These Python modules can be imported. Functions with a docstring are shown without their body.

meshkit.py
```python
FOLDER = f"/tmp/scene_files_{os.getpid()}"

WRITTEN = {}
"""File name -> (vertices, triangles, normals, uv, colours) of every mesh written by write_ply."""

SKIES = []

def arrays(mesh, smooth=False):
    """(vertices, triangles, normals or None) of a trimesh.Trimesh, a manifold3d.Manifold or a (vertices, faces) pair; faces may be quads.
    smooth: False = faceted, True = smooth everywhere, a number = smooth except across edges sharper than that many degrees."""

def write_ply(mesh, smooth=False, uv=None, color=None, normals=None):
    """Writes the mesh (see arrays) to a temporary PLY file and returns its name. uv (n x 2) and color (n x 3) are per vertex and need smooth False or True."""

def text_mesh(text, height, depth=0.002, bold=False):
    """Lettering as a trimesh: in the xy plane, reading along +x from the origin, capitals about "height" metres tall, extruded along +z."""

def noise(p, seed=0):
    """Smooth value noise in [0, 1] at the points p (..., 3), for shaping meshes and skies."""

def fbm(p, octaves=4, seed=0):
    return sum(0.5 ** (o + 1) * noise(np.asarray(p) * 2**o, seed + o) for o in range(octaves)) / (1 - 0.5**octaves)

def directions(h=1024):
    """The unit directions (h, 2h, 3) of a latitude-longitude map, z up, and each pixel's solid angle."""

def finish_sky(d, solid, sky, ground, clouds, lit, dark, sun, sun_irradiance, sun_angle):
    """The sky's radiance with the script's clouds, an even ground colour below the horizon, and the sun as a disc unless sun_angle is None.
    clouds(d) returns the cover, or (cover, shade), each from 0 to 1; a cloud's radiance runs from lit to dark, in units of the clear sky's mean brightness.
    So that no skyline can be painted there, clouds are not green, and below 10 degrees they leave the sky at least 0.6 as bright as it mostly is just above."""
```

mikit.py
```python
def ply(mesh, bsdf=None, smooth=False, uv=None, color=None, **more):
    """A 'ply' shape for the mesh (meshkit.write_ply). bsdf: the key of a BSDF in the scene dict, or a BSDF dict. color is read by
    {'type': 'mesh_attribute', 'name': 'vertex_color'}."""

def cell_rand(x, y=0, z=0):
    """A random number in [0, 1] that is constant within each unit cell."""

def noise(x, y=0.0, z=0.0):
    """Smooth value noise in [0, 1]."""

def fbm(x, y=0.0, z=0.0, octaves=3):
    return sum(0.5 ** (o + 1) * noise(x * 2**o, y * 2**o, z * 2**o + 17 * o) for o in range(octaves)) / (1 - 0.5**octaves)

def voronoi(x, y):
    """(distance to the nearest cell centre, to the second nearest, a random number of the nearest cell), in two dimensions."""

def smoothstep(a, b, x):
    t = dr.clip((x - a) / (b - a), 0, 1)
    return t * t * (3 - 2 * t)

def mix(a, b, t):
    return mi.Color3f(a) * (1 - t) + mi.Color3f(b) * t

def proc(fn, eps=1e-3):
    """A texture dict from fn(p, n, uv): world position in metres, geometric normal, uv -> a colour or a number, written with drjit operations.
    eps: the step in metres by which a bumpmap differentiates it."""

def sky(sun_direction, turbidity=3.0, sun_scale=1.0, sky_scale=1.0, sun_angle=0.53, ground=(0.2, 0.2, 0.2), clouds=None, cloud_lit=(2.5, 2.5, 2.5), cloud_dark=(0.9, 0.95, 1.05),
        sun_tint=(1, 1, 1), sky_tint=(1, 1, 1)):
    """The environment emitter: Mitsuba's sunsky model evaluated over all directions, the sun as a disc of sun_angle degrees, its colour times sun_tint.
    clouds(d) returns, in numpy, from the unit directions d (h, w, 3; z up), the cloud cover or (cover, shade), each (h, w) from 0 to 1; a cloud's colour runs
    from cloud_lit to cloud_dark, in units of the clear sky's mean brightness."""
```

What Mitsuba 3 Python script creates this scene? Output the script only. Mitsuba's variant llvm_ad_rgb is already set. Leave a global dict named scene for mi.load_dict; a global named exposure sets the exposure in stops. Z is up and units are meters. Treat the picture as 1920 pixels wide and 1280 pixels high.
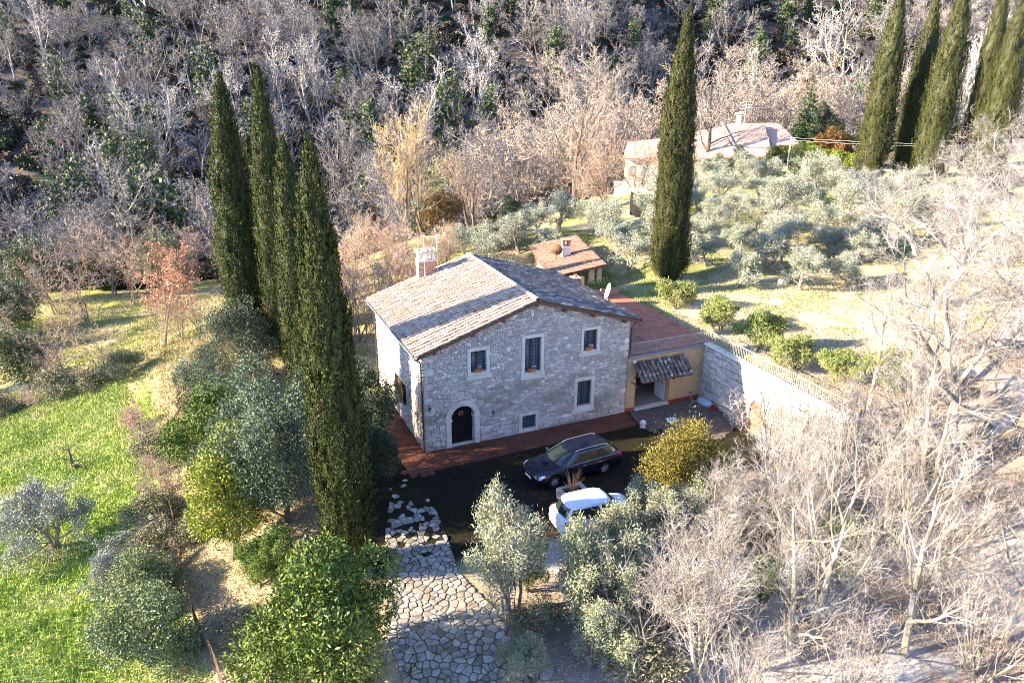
import math, random
import numpy as np, trimesh, mitsuba as mi, drjit as dr
import mikit, meshkit
from scipy.interpolate import RBFInterpolator
from scipy.spatial import Voronoi
from shapely.geometry import Polygon, box as sbox, LineString, Point
from shapely.ops import unary_union
import manifold3d as m3

T = mi.ScalarTransform4f
scene, labels = {}, {}
random.seed(7)
RNG = np.random.default_rng(7)

# ------------------------------------------------------------------ camera, sky, exposure
CAM = np.array([-9.314, -31.442, 18.549])
yaw, pitch, roll = 0.417957, 0.368635, 0.0070192
fwd = np.array([math.sin(yaw) * math.cos(pitch), math.cos(yaw) * math.cos(pitch), -math.sin(pitch)])
rgt = np.cross(fwd, [0, 0, 1.0]); rgt /= np.linalg.norm(rgt)
upv = np.cross(rgt, fwd)
upv = upv * math.cos(roll) - rgt * math.sin(roll)
scene['camera'] = {'type': 'perspective', 'fov': 69.02, 'fov_axis': 'x', 'near_clip': 0.5, 'far_clip': 3000.0,
                   'to_world': T().look_at(origin=CAM.tolist(), target=(CAM + fwd).tolist(), up=upv.tolist())}
SUN = np.array([-2.7, 0.70, 1.03])
scene['sky'] = mikit.sky(SUN.tolist(), turbidity=3.0, sun_tint=(0.90, 1.0, 1.27), sky_scale=0.66, sky_tint=(0.84, 0.94, 1.32))
exposure = 4.45

# ------------------------------------------------------------------ helpers
_count = {}
def numbered(name):
    k = _count.get(name, 0); _count[name] = k + 1
    return name if k == 0 else f'{name}_{k:03d}'
def thing(name, label, cat, group=None):
    key = numbered(name)
    labels[key] = {'label': label, 'category': cat}
    if group: labels[key]['group'] = group
    return key
def put(key, mesh, bsdf, smooth=False, uv=None, color=None, **more):
    scene[key] = mikit.ply(mesh, 'mat_' + bsdf, smooth=smooth, uv=uv, color=color, **more)
    return key
def part(parent, name, mesh, bsdf, smooth=False, label=None, kind=None, **kw):
    key = numbered(parent + '__' + name)
    put(key, mesh, bsdf, smooth, **kw)
    if label or kind:
        labels[key] = {}
        if label: labels[key]['label'] = label
        if kind: labels[key]['kind'] = kind
    return key
def single(name, label, cat, mesh, bsdf, group=None, smooth=False, **kw):
    key = thing(name, label, cat, group)
    return put(key, mesh, bsdf, smooth, **kw)
def struct(name, mesh, bsdf, smooth=False, label=None, cat=None, **kw):
    key = numbered(name)
    put(key, mesh, bsdf, smooth, **kw)
    labels[key] = {'kind': 'structure'}
    if label: labels[key]['label'] = label
    if cat: labels[key]['category'] = cat
    return key
def stuff(name, label, cat, mesh, bsdf, smooth=False, **kw):
    key = numbered(name)
    put(key, mesh, bsdf, smooth, **kw)
    labels[key] = {'kind': 'stuff', 'label': label, 'category': cat}
    return key
def cat(*ms):
    """joins (v, f) pairs"""
    vs, fs, n = [], [], 0
    for m in ms:
        if m is None: continue
        if not isinstance(m, tuple): m = (np.asarray(m.vertices), np.asarray(m.faces))
        v, f = m
        f = np.asarray(f)
        if f.shape[1] == 4: f = np.vstack([f[:, [0, 1, 2]], f[:, [0, 2, 3]]])
        vs.append(v); fs.append(f + n); n += len(v)
    return np.vstack(vs), np.vstack(fs)
def bx(x0, x1, y0, y1, z0, z1, c=0.0):
    """box, with chamfered edges of c metres"""
    s = np.array([x1 - x0, y1 - y0, z1 - z0]); o = np.array([x0 + x1, y0 + y1, z0 + z1]) / 2
    if c <= 0:
        m = trimesh.creation.box(s); return np.array(m.vertices) + o, np.array(m.faces)
    h = s / 2; p = []
    for a in (-1, 1):
        for b in (-1, 1):
            for d in (-1, 1):
                q = np.array([a, b, d]) * h
                for k in range(3):
                    e = q - np.array([a, b, d]) * c; e[k] = q[k]; p.append(e)
    m = trimesh.convex.convex_hull(np.array(p))
    return np.array(m.vertices) + o, np.array(m.faces)
def xf(m, pos=(0, 0, 0), rz=0.0, s=1.0, rx=0.0, ry=0.0):
    v, f = m if isinstance(m, tuple) else (np.asarray(m.vertices), np.asarray(m.faces))
    v = np.asarray(v) * s
    for ang, ax in ((rx, 0), (ry, 1), (rz, 2)):
        if ang:
            c, sn = math.cos(ang), math.sin(ang); i, j = [(1, 2), (2, 0), (0, 1)][ax]
            w = v.copy(); w[:, i] = c * v[:, i] - sn * v[:, j]; w[:, j] = sn * v[:, i] + c * v[:, j]; v = w
    return v + np.asarray(pos, float), f
def tube(pts, radii, sides=6, cap=True):
    p = np.asarray(pts, float); n = len(p)
    t = np.gradient(p, axis=0); t /= np.linalg.norm(t, axis=1, keepdims=True) + 1e-12
    a = np.cross(t, np.where(np.abs(t[:, 2:]) < 0.9, [0, 0, 1.0], [1.0, 0, 0])); a /= np.linalg.norm(a, axis=1, keepdims=True) + 1e-12
    b = np.cross(t, a); g = np.arange(sides) * 2 * np.pi / sides
    r = np.broadcast_to(radii, (n,))
    v = (p[:, None] + r[:, None, None] * (np.cos(g)[None, :, None] * a[:, None] + np.sin(g)[None, :, None] * b[:, None])).reshape(-1, 3)
    i, j = np.meshgrid(np.arange(n - 1), np.arange(sides), indexing='ij')
    q = np.stack([i * sides + j, i * sides + (j + 1) % sides, (i + 1) * sides + (j + 1) % sides, (i + 1) * sides + j], -1).reshape(-1, 4)
    f = np.vstack([q[:, [0, 1, 2]], q[:, [0, 2, 3]]])
    if cap:
        v = np.vstack([v, p[:1], p[-1:]])
        k = np.arange(sides)
        f = np.vstack([f, np.stack([(k + 1) % sides, k, k * 0 + n * sides], 1), np.stack([(n - 1) * sides + k, (n - 1) * sides + (k + 1) % sides, k * 0 + n * sides + 1], 1)])
    return v, f
def lathe(profile, n=24):
    m = trimesh.creation.revolve(np.asarray(profile, float), sections=n)
    return np.array(m.vertices), np.array(m.faces)
def extrude(poly, h, z=0.0):
    m = trimesh.creation.extrude_polygon(poly, h, engine='earcut')
    return np.array(m.vertices) + [0, 0, z], np.array(m.faces)
def ball(r=1.0, sub=2):
    m = trimesh.creation.icosphere(sub, r); return np.array(m.vertices), np.array(m.faces)
def ccol(n, c):
    return np.tile(np.asarray(c, float), (n, 1))

# ------------------------------------------------------------------ materials
noise, fbm, sstep, mix, crand = mikit.noise, mikit.fbm, mikit.smoothstep, mikit.mix, mikit.cell_rand
def rgb(*c): return {'type': 'rgb', 'value': list(c)}
def mat(name, base, rough=0.8, spec=0.3, metallic=0.0, two=True, **kw):
    b = {'type': 'principled', 'base_color': base if isinstance(base, dict) else rgb(*base), 'roughness': rough, 'specular': spec, 'metallic': metallic, **kw}
    scene['mat_' + name] = {'type': 'twosided', 'bsdf': b} if two else b
    return name
VC = {'type': 'mesh_attribute', 'name': 'vertex_color'}
def vmat(name, rough=0.8, spec=0.25, **kw): return mat(name, dict(VC), rough, spec, **kw)

def f_stone(p, n, uv):
    # uv.x: random of the stone, uv.y: second random
    a, b = uv.x, uv.y
    base = mix((0.62, 0.57, 0.51), (0.47, 0.425, 0.39), sstep(0.25, 0.75, a))
    base = mix(base, (0.55, 0.41, 0.33), sstep(0.76, 0.92, b) * 0.6)
    base = mix(base, (0.80, 0.76, 0.69), sstep(0.86, 0.92, a))
    g = fbm(p.x * 9 + a * 50, p.y * 9, p.z * 9, 3)
    st = fbm(p.x * .7 + 3, p.y * .7, p.z * 1.1, 4)
    base = mix(base, base * mi.Color3f(.62, .62, .56), sstep(.50, .66, st) * .8 * sstep(-.2, .4, 1.6 - p.z + st * 4 - 1.2))
    return base * (0.58 + 0.84 * g)
mat('stone', mikit.proc(f_stone), 0.9, 0.2)
def f_pale(p, n, uv):
    a = uv.x
    base = mix((0.66, 0.62, 0.55), (0.46, 0.43, 0.39), a)
    g = fbm(p.x * 5, p.y * 5, p.z * 5, 4)
    return mix(base, (0.30, 0.27, 0.23), sstep(0.5, 0.72, g) * 0.75) * (0.75 + 0.5 * noise(p.x * 21, p.y * 21, p.z * 21))
mat('palestone', mikit.proc(f_pale), 0.9, 0.2)
def f_mortar(p, n, uv):
    g = fbm(p.x * 6, p.y * 6, p.z * 6, 4)
    return mix((0.40, 0.36, 0.315), (0.28, 0.245, 0.215), g)
mat('mortar', mikit.proc(f_mortar), 0.95, 0.1)
def f_travertine(p, n, uv):
    g = fbm(p.x * 4, p.y * 4, p.z * 14, 4)
    s = fbm(p.x * 1.3 + 5, p.y * 1.3, p.z * 1.3, 3)
    return mix((0.72, 0.67, 0.58), (0.52, 0.46, 0.38), sstep(0.45, 0.8, g) * 0.7 + 0.35 * sstep(0.5, 0.75, s))
mat('travertine', mikit.proc(f_travertine), 0.8, 0.2)
def f_tile(p, n, uv):
    a, b = uv.x, uv.y
    base = mix((0.44, 0.325, 0.25), (0.56, 0.45, 0.36), a)
    base = mix(base, (0.48, 0.27, 0.18), sstep(0.86, 0.97, b) * 0.7)
    g = fbm(p.x * 7, p.y * 7, p.z * 7, 3)
    base = base * (0.7 + 0.6 * g)
    l = sstep(0.62, 0.74, fbm(p.x * 3.1, p.y * 3.1, p.z * 3.1 + 9, 4))
    base = mix(base, (0.20, 0.18, 0.15), l * 0.6)
    o = sstep(0.66, 0.74, fbm(p.x * 5.3 + 31, p.y * 5.3, p.z * 5.3, 3))
    return mix(base, (0.66, 0.40, 0.06), o * 0.5)
mat('tile', mikit.proc(f_tile), 0.85, 0.25)
def f_oldtile(p, n, uv):
    a, b = uv.x, uv.y
    base = mix((0.16, 0.12, 0.10), (0.30, 0.22, 0.17), a)
    g = fbm(p.x * 8, p.y * 8, p.z * 8, 3)
    l = sstep(0.52, 0.66, fbm(p.x * 4.1, p.y * 4.1, p.z * 4.1, 4))
    m = sstep(0.60, 0.70, fbm(p.x * 6.1 + 9, p.y * 6.1, p.z * 6.1, 3))
    return mix(mix(base, (0.07, 0.065, 0.06), l * 0.8), (0.55, 0.53, 0.47), m * 0.8) * (0.65 + 0.7 * g)
mat('oldtile', mikit.proc(f_oldtile), 0.9, 0.2)
mat('tiledull', mikit.proc(lambda p, n, uv: f_tile(p, n, uv) * mi.Color3f(.62, .56, .54)), 0.85, 0.2)
def f_grazed(p, n, uv):  # lichened tile; the dark and pale flecks of grazing sun are painted in
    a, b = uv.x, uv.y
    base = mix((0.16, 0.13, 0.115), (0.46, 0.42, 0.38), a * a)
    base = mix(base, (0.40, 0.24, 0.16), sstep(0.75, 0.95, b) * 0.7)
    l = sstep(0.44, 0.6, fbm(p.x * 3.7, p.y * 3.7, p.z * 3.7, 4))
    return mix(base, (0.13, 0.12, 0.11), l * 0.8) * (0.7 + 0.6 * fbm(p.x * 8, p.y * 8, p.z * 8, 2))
mat('tilegrazed', mikit.proc(f_grazed), 0.9, 0.2)
def f_plaster(p, n, uv):
    g = fbm(p.x * 1.1, p.y * 1.1, p.z * 0.7, 4); h = fbm(p.x * 14, p.y * 14, p.z * 14, 2)
    st = sstep(0.55, 0.75, fbm(p.x * 5, p.y * 5, p.z * 0.5 + 3, 3))
    return mix(mix((0.66, 0.46, 0.26), (0.57, 0.39, 0.22), g), (0.40, 0.30, 0.19), st * 0.35) * (0.85 + 0.3 * h)
mat('plaster', mikit.proc(f_plaster), 0.9, 0.2)
def f_cotto(p, n, uv):
    a, b = uv.x, uv.y
    base = mix((0.50, 0.185, 0.105), (0.40, 0.14, 0.085), a)
    g = fbm(p.x * 2.2, p.y * 2.2, p.z * 2, 4)
    return mix(base, (0.14, 0.08, 0.055), sstep(0.5, 0.8, g) * 0.6) * (0.8 + 0.4 * noise(p.x * 25, p.y * 25, 0))
mat('cotto', mikit.proc(f_cotto), 0.75, 0.3)
mat('cottoshade', mikit.proc(lambda p, n, uv: f_cotto(p, n, uv) * 0.30), 0.7, 0.3)  # the terrace terracotta again, darkened for the shade on the pavement
def f_wood(p, n, uv):
    g = fbm(p.x * 3, p.y * 3, p.z * 3, 4)
    return mix((0.11, 0.055, 0.035), (0.20, 0.10, 0.06), g)
mat('darkwood', mikit.proc(f_wood), 0.7, 0.3)
def f_flag(p, n, uv):
    a, b = uv.x, uv.y
    g = fbm(p.x * 5, p.y * 5, a * 9, 4)
    base = mix((0.44, 0.41, 0.355), (0.26, 0.235, 0.20), a)
    base = mix(base, (0.20, 0.15, 0.11), sstep(0.80, 0.95, b) * 0.7)
    return mix(base, (0.15, 0.13, 0.10), sstep(0.46, 0.72, g) * 0.75)
mat('flagstone', mikit.proc(f_flag), 0.85, 0.25)
vmat('paint', 0.75)          # plain coloured things, colour per vertex
vmat('bark', 0.9, 0.15)
vmat('leaf', .62, .35)
mat('iron', (0.035, 0.037, 0.04), 0.5, 0.5)
mat('palemetal', (0.62, 0.62, 0.60), 0.45, 0.5)
mat('glassdark', (0.16, 0.235, 0.34), 0.08, 0.7)
mat('doorwood', (0.010, 0.008, 0.007), 0.6, 0.3)
mat('carpaint', (0.003, 0.005, 0.018), 0.14, 0.5, clearcoat=1.0, clearcoat_gloss=0.95)
mat('carblack', (0.012, 0.012, 0.013), 0.5, 0.4)
mat('carwhite', (0.74, 0.77, 0.82), 0.3, 0.5, clearcoat=1.0, clearcoat_gloss=0.95)
mat('chrome', (0.75, 0.76, 0.78), 0.2, 0.6, metallic=0.9)
mat('carglass', (0.012, 0.022, 0.022), 0.05, 0.7, clearcoat=1.0, clearcoat_gloss=0.98)
mat('headlamp', (0.55, 0.6, 0.66), 0.15, 0.7)
mat('taillamp', (0.40, 0.012, 0.01), 0.25, 0.6)

# ------------------------------------------------------------------ terrain
def sl2xy(s, l):
    return CAM[0] + s * math.sin(yaw) + l * math.cos(yaw), CAM[1] + s * math.cos(yaw) - l * math.sin(yaw)
def xy2sl(x, y):
    dx, dy = np.asarray(x) - CAM[0], np.asarray(y) - CAM[1]
    return dx * math.sin(yaw) + dy * math.cos(yaw), dx * math.cos(yaw) - dy * math.sin(yaw)
_cp = []
for x in (-5, 0, 5, 10, 16): 
    for y in (-13, -6, 0, 8, 14): _cp.append((x, y, 0))
_cp += [(-6.5, 20, -.6), (-7, 12, -.3), (-7.5, 4, -.3), (-7.5, -4, -.4), (-8, -9, -.8), (-8.5, -14, -1.0), (-9, -22, -1.5), (0, 22, 0.3), (6, 22, 1.0)]
# left meadow, lower, falling away
_cp += [(-11, -12, -2.2), (-13, -6, -2.8), (-13.5, 0, -2.9), (-14, 7, -3.0), (-14.5, 14, -3.2), (-15, 22, -3.6), (-14, 30, -3.8), (-18, -6, -3.3), (-19, 4, -3.7), (-20, 14, -4.4), (-26, 20, -6), (-26, 4, -5.2), (-20, 30, -5.4),
        (-12, 40, -5.2), (-24, 45, -8.0), (-34, 32, -9), (-36, 10, -8.5), (-30, -12, -6), (-18, -22, -3.5), (-4, -24, -.5)]
for s, l, z in [(70, -28, -5.0), (85, -60, -8.5), (85, -30, -7.0), (85, -10, -5.5), (100, -60, -13), (100, -35, -12), (100, -10, -9), (118, -80, -15), (118, -45, -16), (118, -15, -13), (140, -90, -8), (140, -50, -9), (140, -20, -9),
                (165, -110, 5), (165, -60, 5), (165, -20, 3), (195, -130, 20), (195, -60, 21), (195, -15, 19), (235, -150, 43), (235, -60, 44), (235, -10, 43), (290, -180, 70), (290, -60, 74), (290, 0, 74),
                (66, -4, 1.6), (75, -5, .8), (75, 12, 2.6), (97, 8, 0.6), (88, 0, -1.5), (120, 10, -5), (145, 10, -6), (165, 15, 1), (195, 15, 18),
                (84, 20, 5.0), (96, 24, 5.0), (91, 33, 7.2), (106, 25, 3.0), (125, 28, -.5), (150, 30, -8), (172, 30, -2), (200, 30, 14), (240, 30, 38), (290, 50, 68),
                (60, 45, 5.2), (78, 40, 6.2), (88, 46, 6.6), (100, 46, 5.5), (128, 48, 0), (150, 50, -3), (172, 52, -3), (200, 60, 10), (240, 70, 32), (290, 90, 62),
                (60, 75, 9.0), (85, 75, 10), (110, 75, 8.0), (135, 75, 4.0), (160, 78, -1), (75, 56, 8.8), (185, 85, 3), (215, 95, 17), (250, 110, 36), (300, 140, 60), (110, 110, 11), (150, 120, 4), (200, 150, 12),
                (250, 190, 34), (330, 40, 86), (330, -120, 88), (330, 200, 76)]:
    _cp.append((*sl2xy(s, l), z))
# right hand slope and upper garden (the retaining wall makes the step at x = 16.8)
_cp += [(22, 5, 3.35), (22, 12, 3.4), (24, -3, 3.4), (22, -8, 3.4), (30, 5, 3.6), (30, 15, 3.8), (34, 30, 4.2), (22, 24, 3.3), (16, 30, 3.0), (12, 34, 2.8), (40, 0, 5.0), (40, 20, 5.2), (45, -15, 6),
        (28, -12, 4.0), (22, -14, 3.2), (18, -17, 2.3), (12, -17, 1.0), (7, -17, .5), (8, -22, .9), (14, -24, 2.2), (22, -24, 3.6), (34, -26, 5.2), (4, -30, .3), (20, -36, 3.4), (38, -5, 5.0), (46, 5, 6.8), (55, 0, 9)]
_cp = np.array(_cp, float)
_rbf = RBFInterpolator(_cp[:, :2] / 50, _cp[:, 2], kernel='thin_plate_spline', smoothing=0.002)
def _sm(a, b, x):
    t = np.clip((x - a) / (b - a), 0, 1); return t * t * (3 - 2 * t)
def ground_z(x, y, bumps=True):
    x, y = np.broadcast_arrays(np.asarray(x, float), np.asarray(y, float)); sh = x.shape
    x, y = x.ravel(), y.ravel()
    z = _rbf(np.stack([x, y], 1) / 50)
    s, l = xy2sl(x, y)
    if bumps:
        q = np.stack([x, y, x * 0], 1)
        far = _sm(60, 110, s)
        z = z + (meshkit.fbm(q / 3.0, 3, 3) - .5) * 0.35 * (1 - far) + (meshkit.fbm(q / 16.0, 3, 4) - .5) * (0.5 + 5.0 * far)
    # plateau of the forecourt and the house, 0; upper garden 3.35 right of the retaining wall
    upper = 3.32 + 0.02 * np.maximum(x - 17, 0)
    def inside(x0, x1, y0, y1, m):
        return _sm(x0 - m, x0, x) * (1 - _sm(x1, x1 + m, x)) * _sm(y0 - m, y0, y) * (1 - _sm(y1, y1 + m, y))
    w = inside(-4.6, 16.7, -10.5, 10.5, 2.2)
    w = np.where(x > 16.78, 0, w)
    z = z * (1 - w)
    wu = inside(17.0, 24, -10, 11, 4) * (x > 16.78)
    z = z * (1 - wu) + upper * wu
    # behind the terrace the ground is as high as the terrace
    wb = inside(12.2, 17.6, 9.4, 11.2, 1.2)
    z = np.where(y > 9.0, z * (1 - wb) + 3.25 * wb, z)
    return z.reshape(sh)
def _axis(a, b, fine, lo, hi, extra=()):
    mid = np.arange(a, b + 1e-6, fine); l, r, st = [a], [b], fine
    while l[-1] > lo: st = min(st * 1.12, 7.0); l.append(l[-1] - st)
    st = fine
    while r[-1] < hi: st = min(st * 1.12, 7.0); r.append(r[-1] + st)
    return np.unique(np.round(np.concatenate([l[1:], mid, r[1:], extra]), 4))
_gx = _axis(-26, 44, .34, -260, 420, (16.76, 16.80)); _gy = _axis(-36, 48, .36, -90, 420)
_X, _Y = np.meshgrid(_gx, _gy)
_Z = ground_z(_X, _Y)
_i = np.arange(len(_gx) * len(_gy)).reshape(len(_gy), len(_gx))
_F = np.stack([_i[:-1, :-1], _i[:-1, 1:], _i[1:, 1:], _i[1:, :-1]], -1).reshape(-1, 4)
def f_ground(p, n, uv):
    x, y = p.x, p.y
    s = (x + 9.314) * math.sin(yaw) + (y + 31.442) * math.cos(yaw)
    a = fbm(x * .35, y * .35, 0, 4); b = fbm(x * 2.1, y * 2.1, 3, 4); c = fbm(x * 9, y * 9, 7, 3)
    w = (a - .5) * 6 + (b - .5) * 1.5
    grass = mix(mix((.17, .25, .04), (.26, .31, .08), sstep(.4, .65, b)), (.38, .34, .15), sstep(.50, .70, a) * .7)
    grass = mix(grass, mix((.40, .36, .17), (.24, .26, .06), sstep(.4, .6, a)), sstep(16, 26, y + w))
    dry = mix(mix((.42, .34, .20), (.30, .24, .13), b), (.17, .19, .05), sstep(.5, .66, a) * .8)
    tan = mix((.44, .35, .23), (.30, .23, .14), c)
    litter = mix(mix((.36, .295, .235), (.24, .19, .15), c), (.42, .405, .38), sstep(.44, .64, fbm(x * .5 + 7, y * .5, 1, 4)))
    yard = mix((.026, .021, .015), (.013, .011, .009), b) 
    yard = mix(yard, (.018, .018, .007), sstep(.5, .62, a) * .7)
    wood = mix(mix((.125, .105, .098), (.08, .068, .065), b), (.06, .065, .035), sstep(.5, .7, a))
    # regions: meadow left of the fence, bank, forecourt, garden right, litter front right, woodland beyond
    left = 1 - sstep(-12.4, -11.2, x + w * .12 + .12 * dr.maximum(y - 2, 0) * .5)
    col = mix(dry, grass, left)
    bank = (1 - left) * (1 - sstep(-5.2, -3.8, x + w * .1)) 
    col = mix(col, tan, bank * (1 - sstep(4, 12, y)) * .85)
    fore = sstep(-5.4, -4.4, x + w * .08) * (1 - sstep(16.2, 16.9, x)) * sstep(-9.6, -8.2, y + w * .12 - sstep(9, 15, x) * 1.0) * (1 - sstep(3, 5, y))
    lit = sstep(-1.6, -.6, x) * (1 - sstep(-9.6, -8.2, y + w * .12 - sstep(9, 15, x) * 1.0))
    lit = dr.maximum(lit, sstep(16.9, 17.2, x) * (1 - sstep(-6, -2, y + w * .4)))
    col = mix(col, litter, lit)
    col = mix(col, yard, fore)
    garden = sstep(16.9, 17.2, x) * sstep(3, 9, y + w * .5 - (x - 17) * .12)
    col = mix(col, mix((.13, .18, .04), (.37, .32, .19), sstep(.40, .60, a)), garden * .8)
    col = mix(col, (.43, .375, .26), sstep(17.2, 18, x) * (1 - sstep(30, 38, x)) * sstep(-7, -5, y + w * .3) * (1 - sstep(5, 9, y + w * .4)) * .85)
    col = mix(col, wood, sstep(84, 100, s + w))
    return col * (.72 + .56 * c)
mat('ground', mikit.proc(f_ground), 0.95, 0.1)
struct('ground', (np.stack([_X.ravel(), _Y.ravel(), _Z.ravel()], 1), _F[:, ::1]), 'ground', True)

# ------------------------------------------------------------------ masonry and tiles
def frame3(o, U, V, N):
    o, U, V, N = (np.asarray(a, float) for a in (o, U, V, N))
    return lambda u, v, d: o + np.multiply.outer(u, U) + np.multiply.outer(v, V) + np.multiply.outer(d, N)
def masonry(region, holes, rng, course, width, gap=0.012, wave=0.03, quoins=()):
    """coursed rubble: list of stone outlines inside region (shapely), holes left out. course(v) and width(v) give (mean, spread)"""
    x0, y0, x1, y1 = region.bounds
    allowed = region if not holes else region.difference(unary_union(holes))
    ph = rng.random(6) * 9
    def wv(u, v): return wave * (np.sin(u * 1.1 + ph[0] + v * 2) + 0.6 * np.sin(u * 2.7 + ph[1] + v * 5) + 0.4 * np.sin(u * 6.1 + ph[2] - v * 9))
    out, v, row = [], y0, 0
    while v < y1 + 0.2:
        m, s = course(v); h = max(0.06, m + rng.uniform(-s, s)); u = x0 - rng.uniform(0, .3)
        while u < x1:
            m, s = width(v); w = max(0.07, m + rng.uniform(-s, s) + (rng.random() < .12) * m * .6)
            if rng.random() < .16 and h > .13 :
                subs = [(v, v + h * rng.uniform(.4, .6))]; subs.append((subs[0][1], v + h))
            else: subs = [(v, v + h)]
            for a, b in subs:
                j = lambda k: rng.uniform(-k, k)
                sk = j(.02)
                q = np.array([[u + sk, a], [u + w * .5, a + j(.012)], [u + w + sk, a], [u + w - sk, b + j(.015)], [u + w * rng.uniform(.35, .65), b + j(.012)], [u - sk, b + j(.015)]])
                q[:, 1] += wv(q[:, 0], q[:, 1] * 0 + (a if False else v))
                g = Polygon(q)
                if not g.is_valid: continue
                if not allowed.contains(g): g = g.intersection(allowed)
                for e in getattr(g, 'geoms', [g]):
                    if e.geom_type != 'Polygon': continue
                    e = e.buffer(-gap * rng.uniform(.7, 1.7), join_style=2)
                    e = max(e.geoms, key=lambda t: t.area) if e.geom_type == 'MultiPolygon' and len(e.geoms) else e
                    if e.geom_type == 'Polygon' and e.area > 0.004: out.append(np.array(e.simplify(.008).exterior.coords)[:-1])
            u += w
        v += h; row += 1
    return out
def stone_mesh(ring, place, depth, rng, bevel=0.018, back=-0.02):
    """one dressed stone: outline, chamfered front, slightly bulging"""
    r = np.asarray(ring); 
    if Polygon(r).exterior.is_ccw is False: r = r[::-1]
    nx = np.roll(r, -1, 0); pv = np.roll(r, 1, 0)
    if len(r) <= 5:       # knock the corners off
        t = 0.16
        r = np.stack([r + (pv - r) * t * .8, r + (nx - r) * t], 1).reshape(-1, 2)
    c = r.mean(0); k = len(r)
    size = math.sqrt(abs(Polygon(r).area)) + 1e-6
    inn = c + (r - c) * (1 - min(.45, 2 * bevel / size))
    d = depth * (1 + rng.uniform(-.35, .35))
    tilt = rng.uniform(-.03, .03, 2)
    dep = lambda q, base: base + (q - c) @ tilt
    V = np.vstack([place(r[:, 0], r[:, 1], np.full(k, back)), place(r[:, 0], r[:, 1], dep(r, d * .55)), place(inn[:, 0], inn[:, 1], dep(inn, d)), place(c[:1], c[1:], np.array([d * 1.12]))])
    i = np.arange(k); n = (i + 1) % k
    F = np.vstack([np.stack([i, n, n + k], 1), np.stack([i, n + k, i + k], 1), np.stack([i + k, n + k, n + 2 * k], 1), np.stack([i + k, n + 2 * k, i + 2 * k], 1), np.stack([i + 2 * k, n + 2 * k, i * 0 + 3 * k], 1)])
    return V, F
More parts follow.
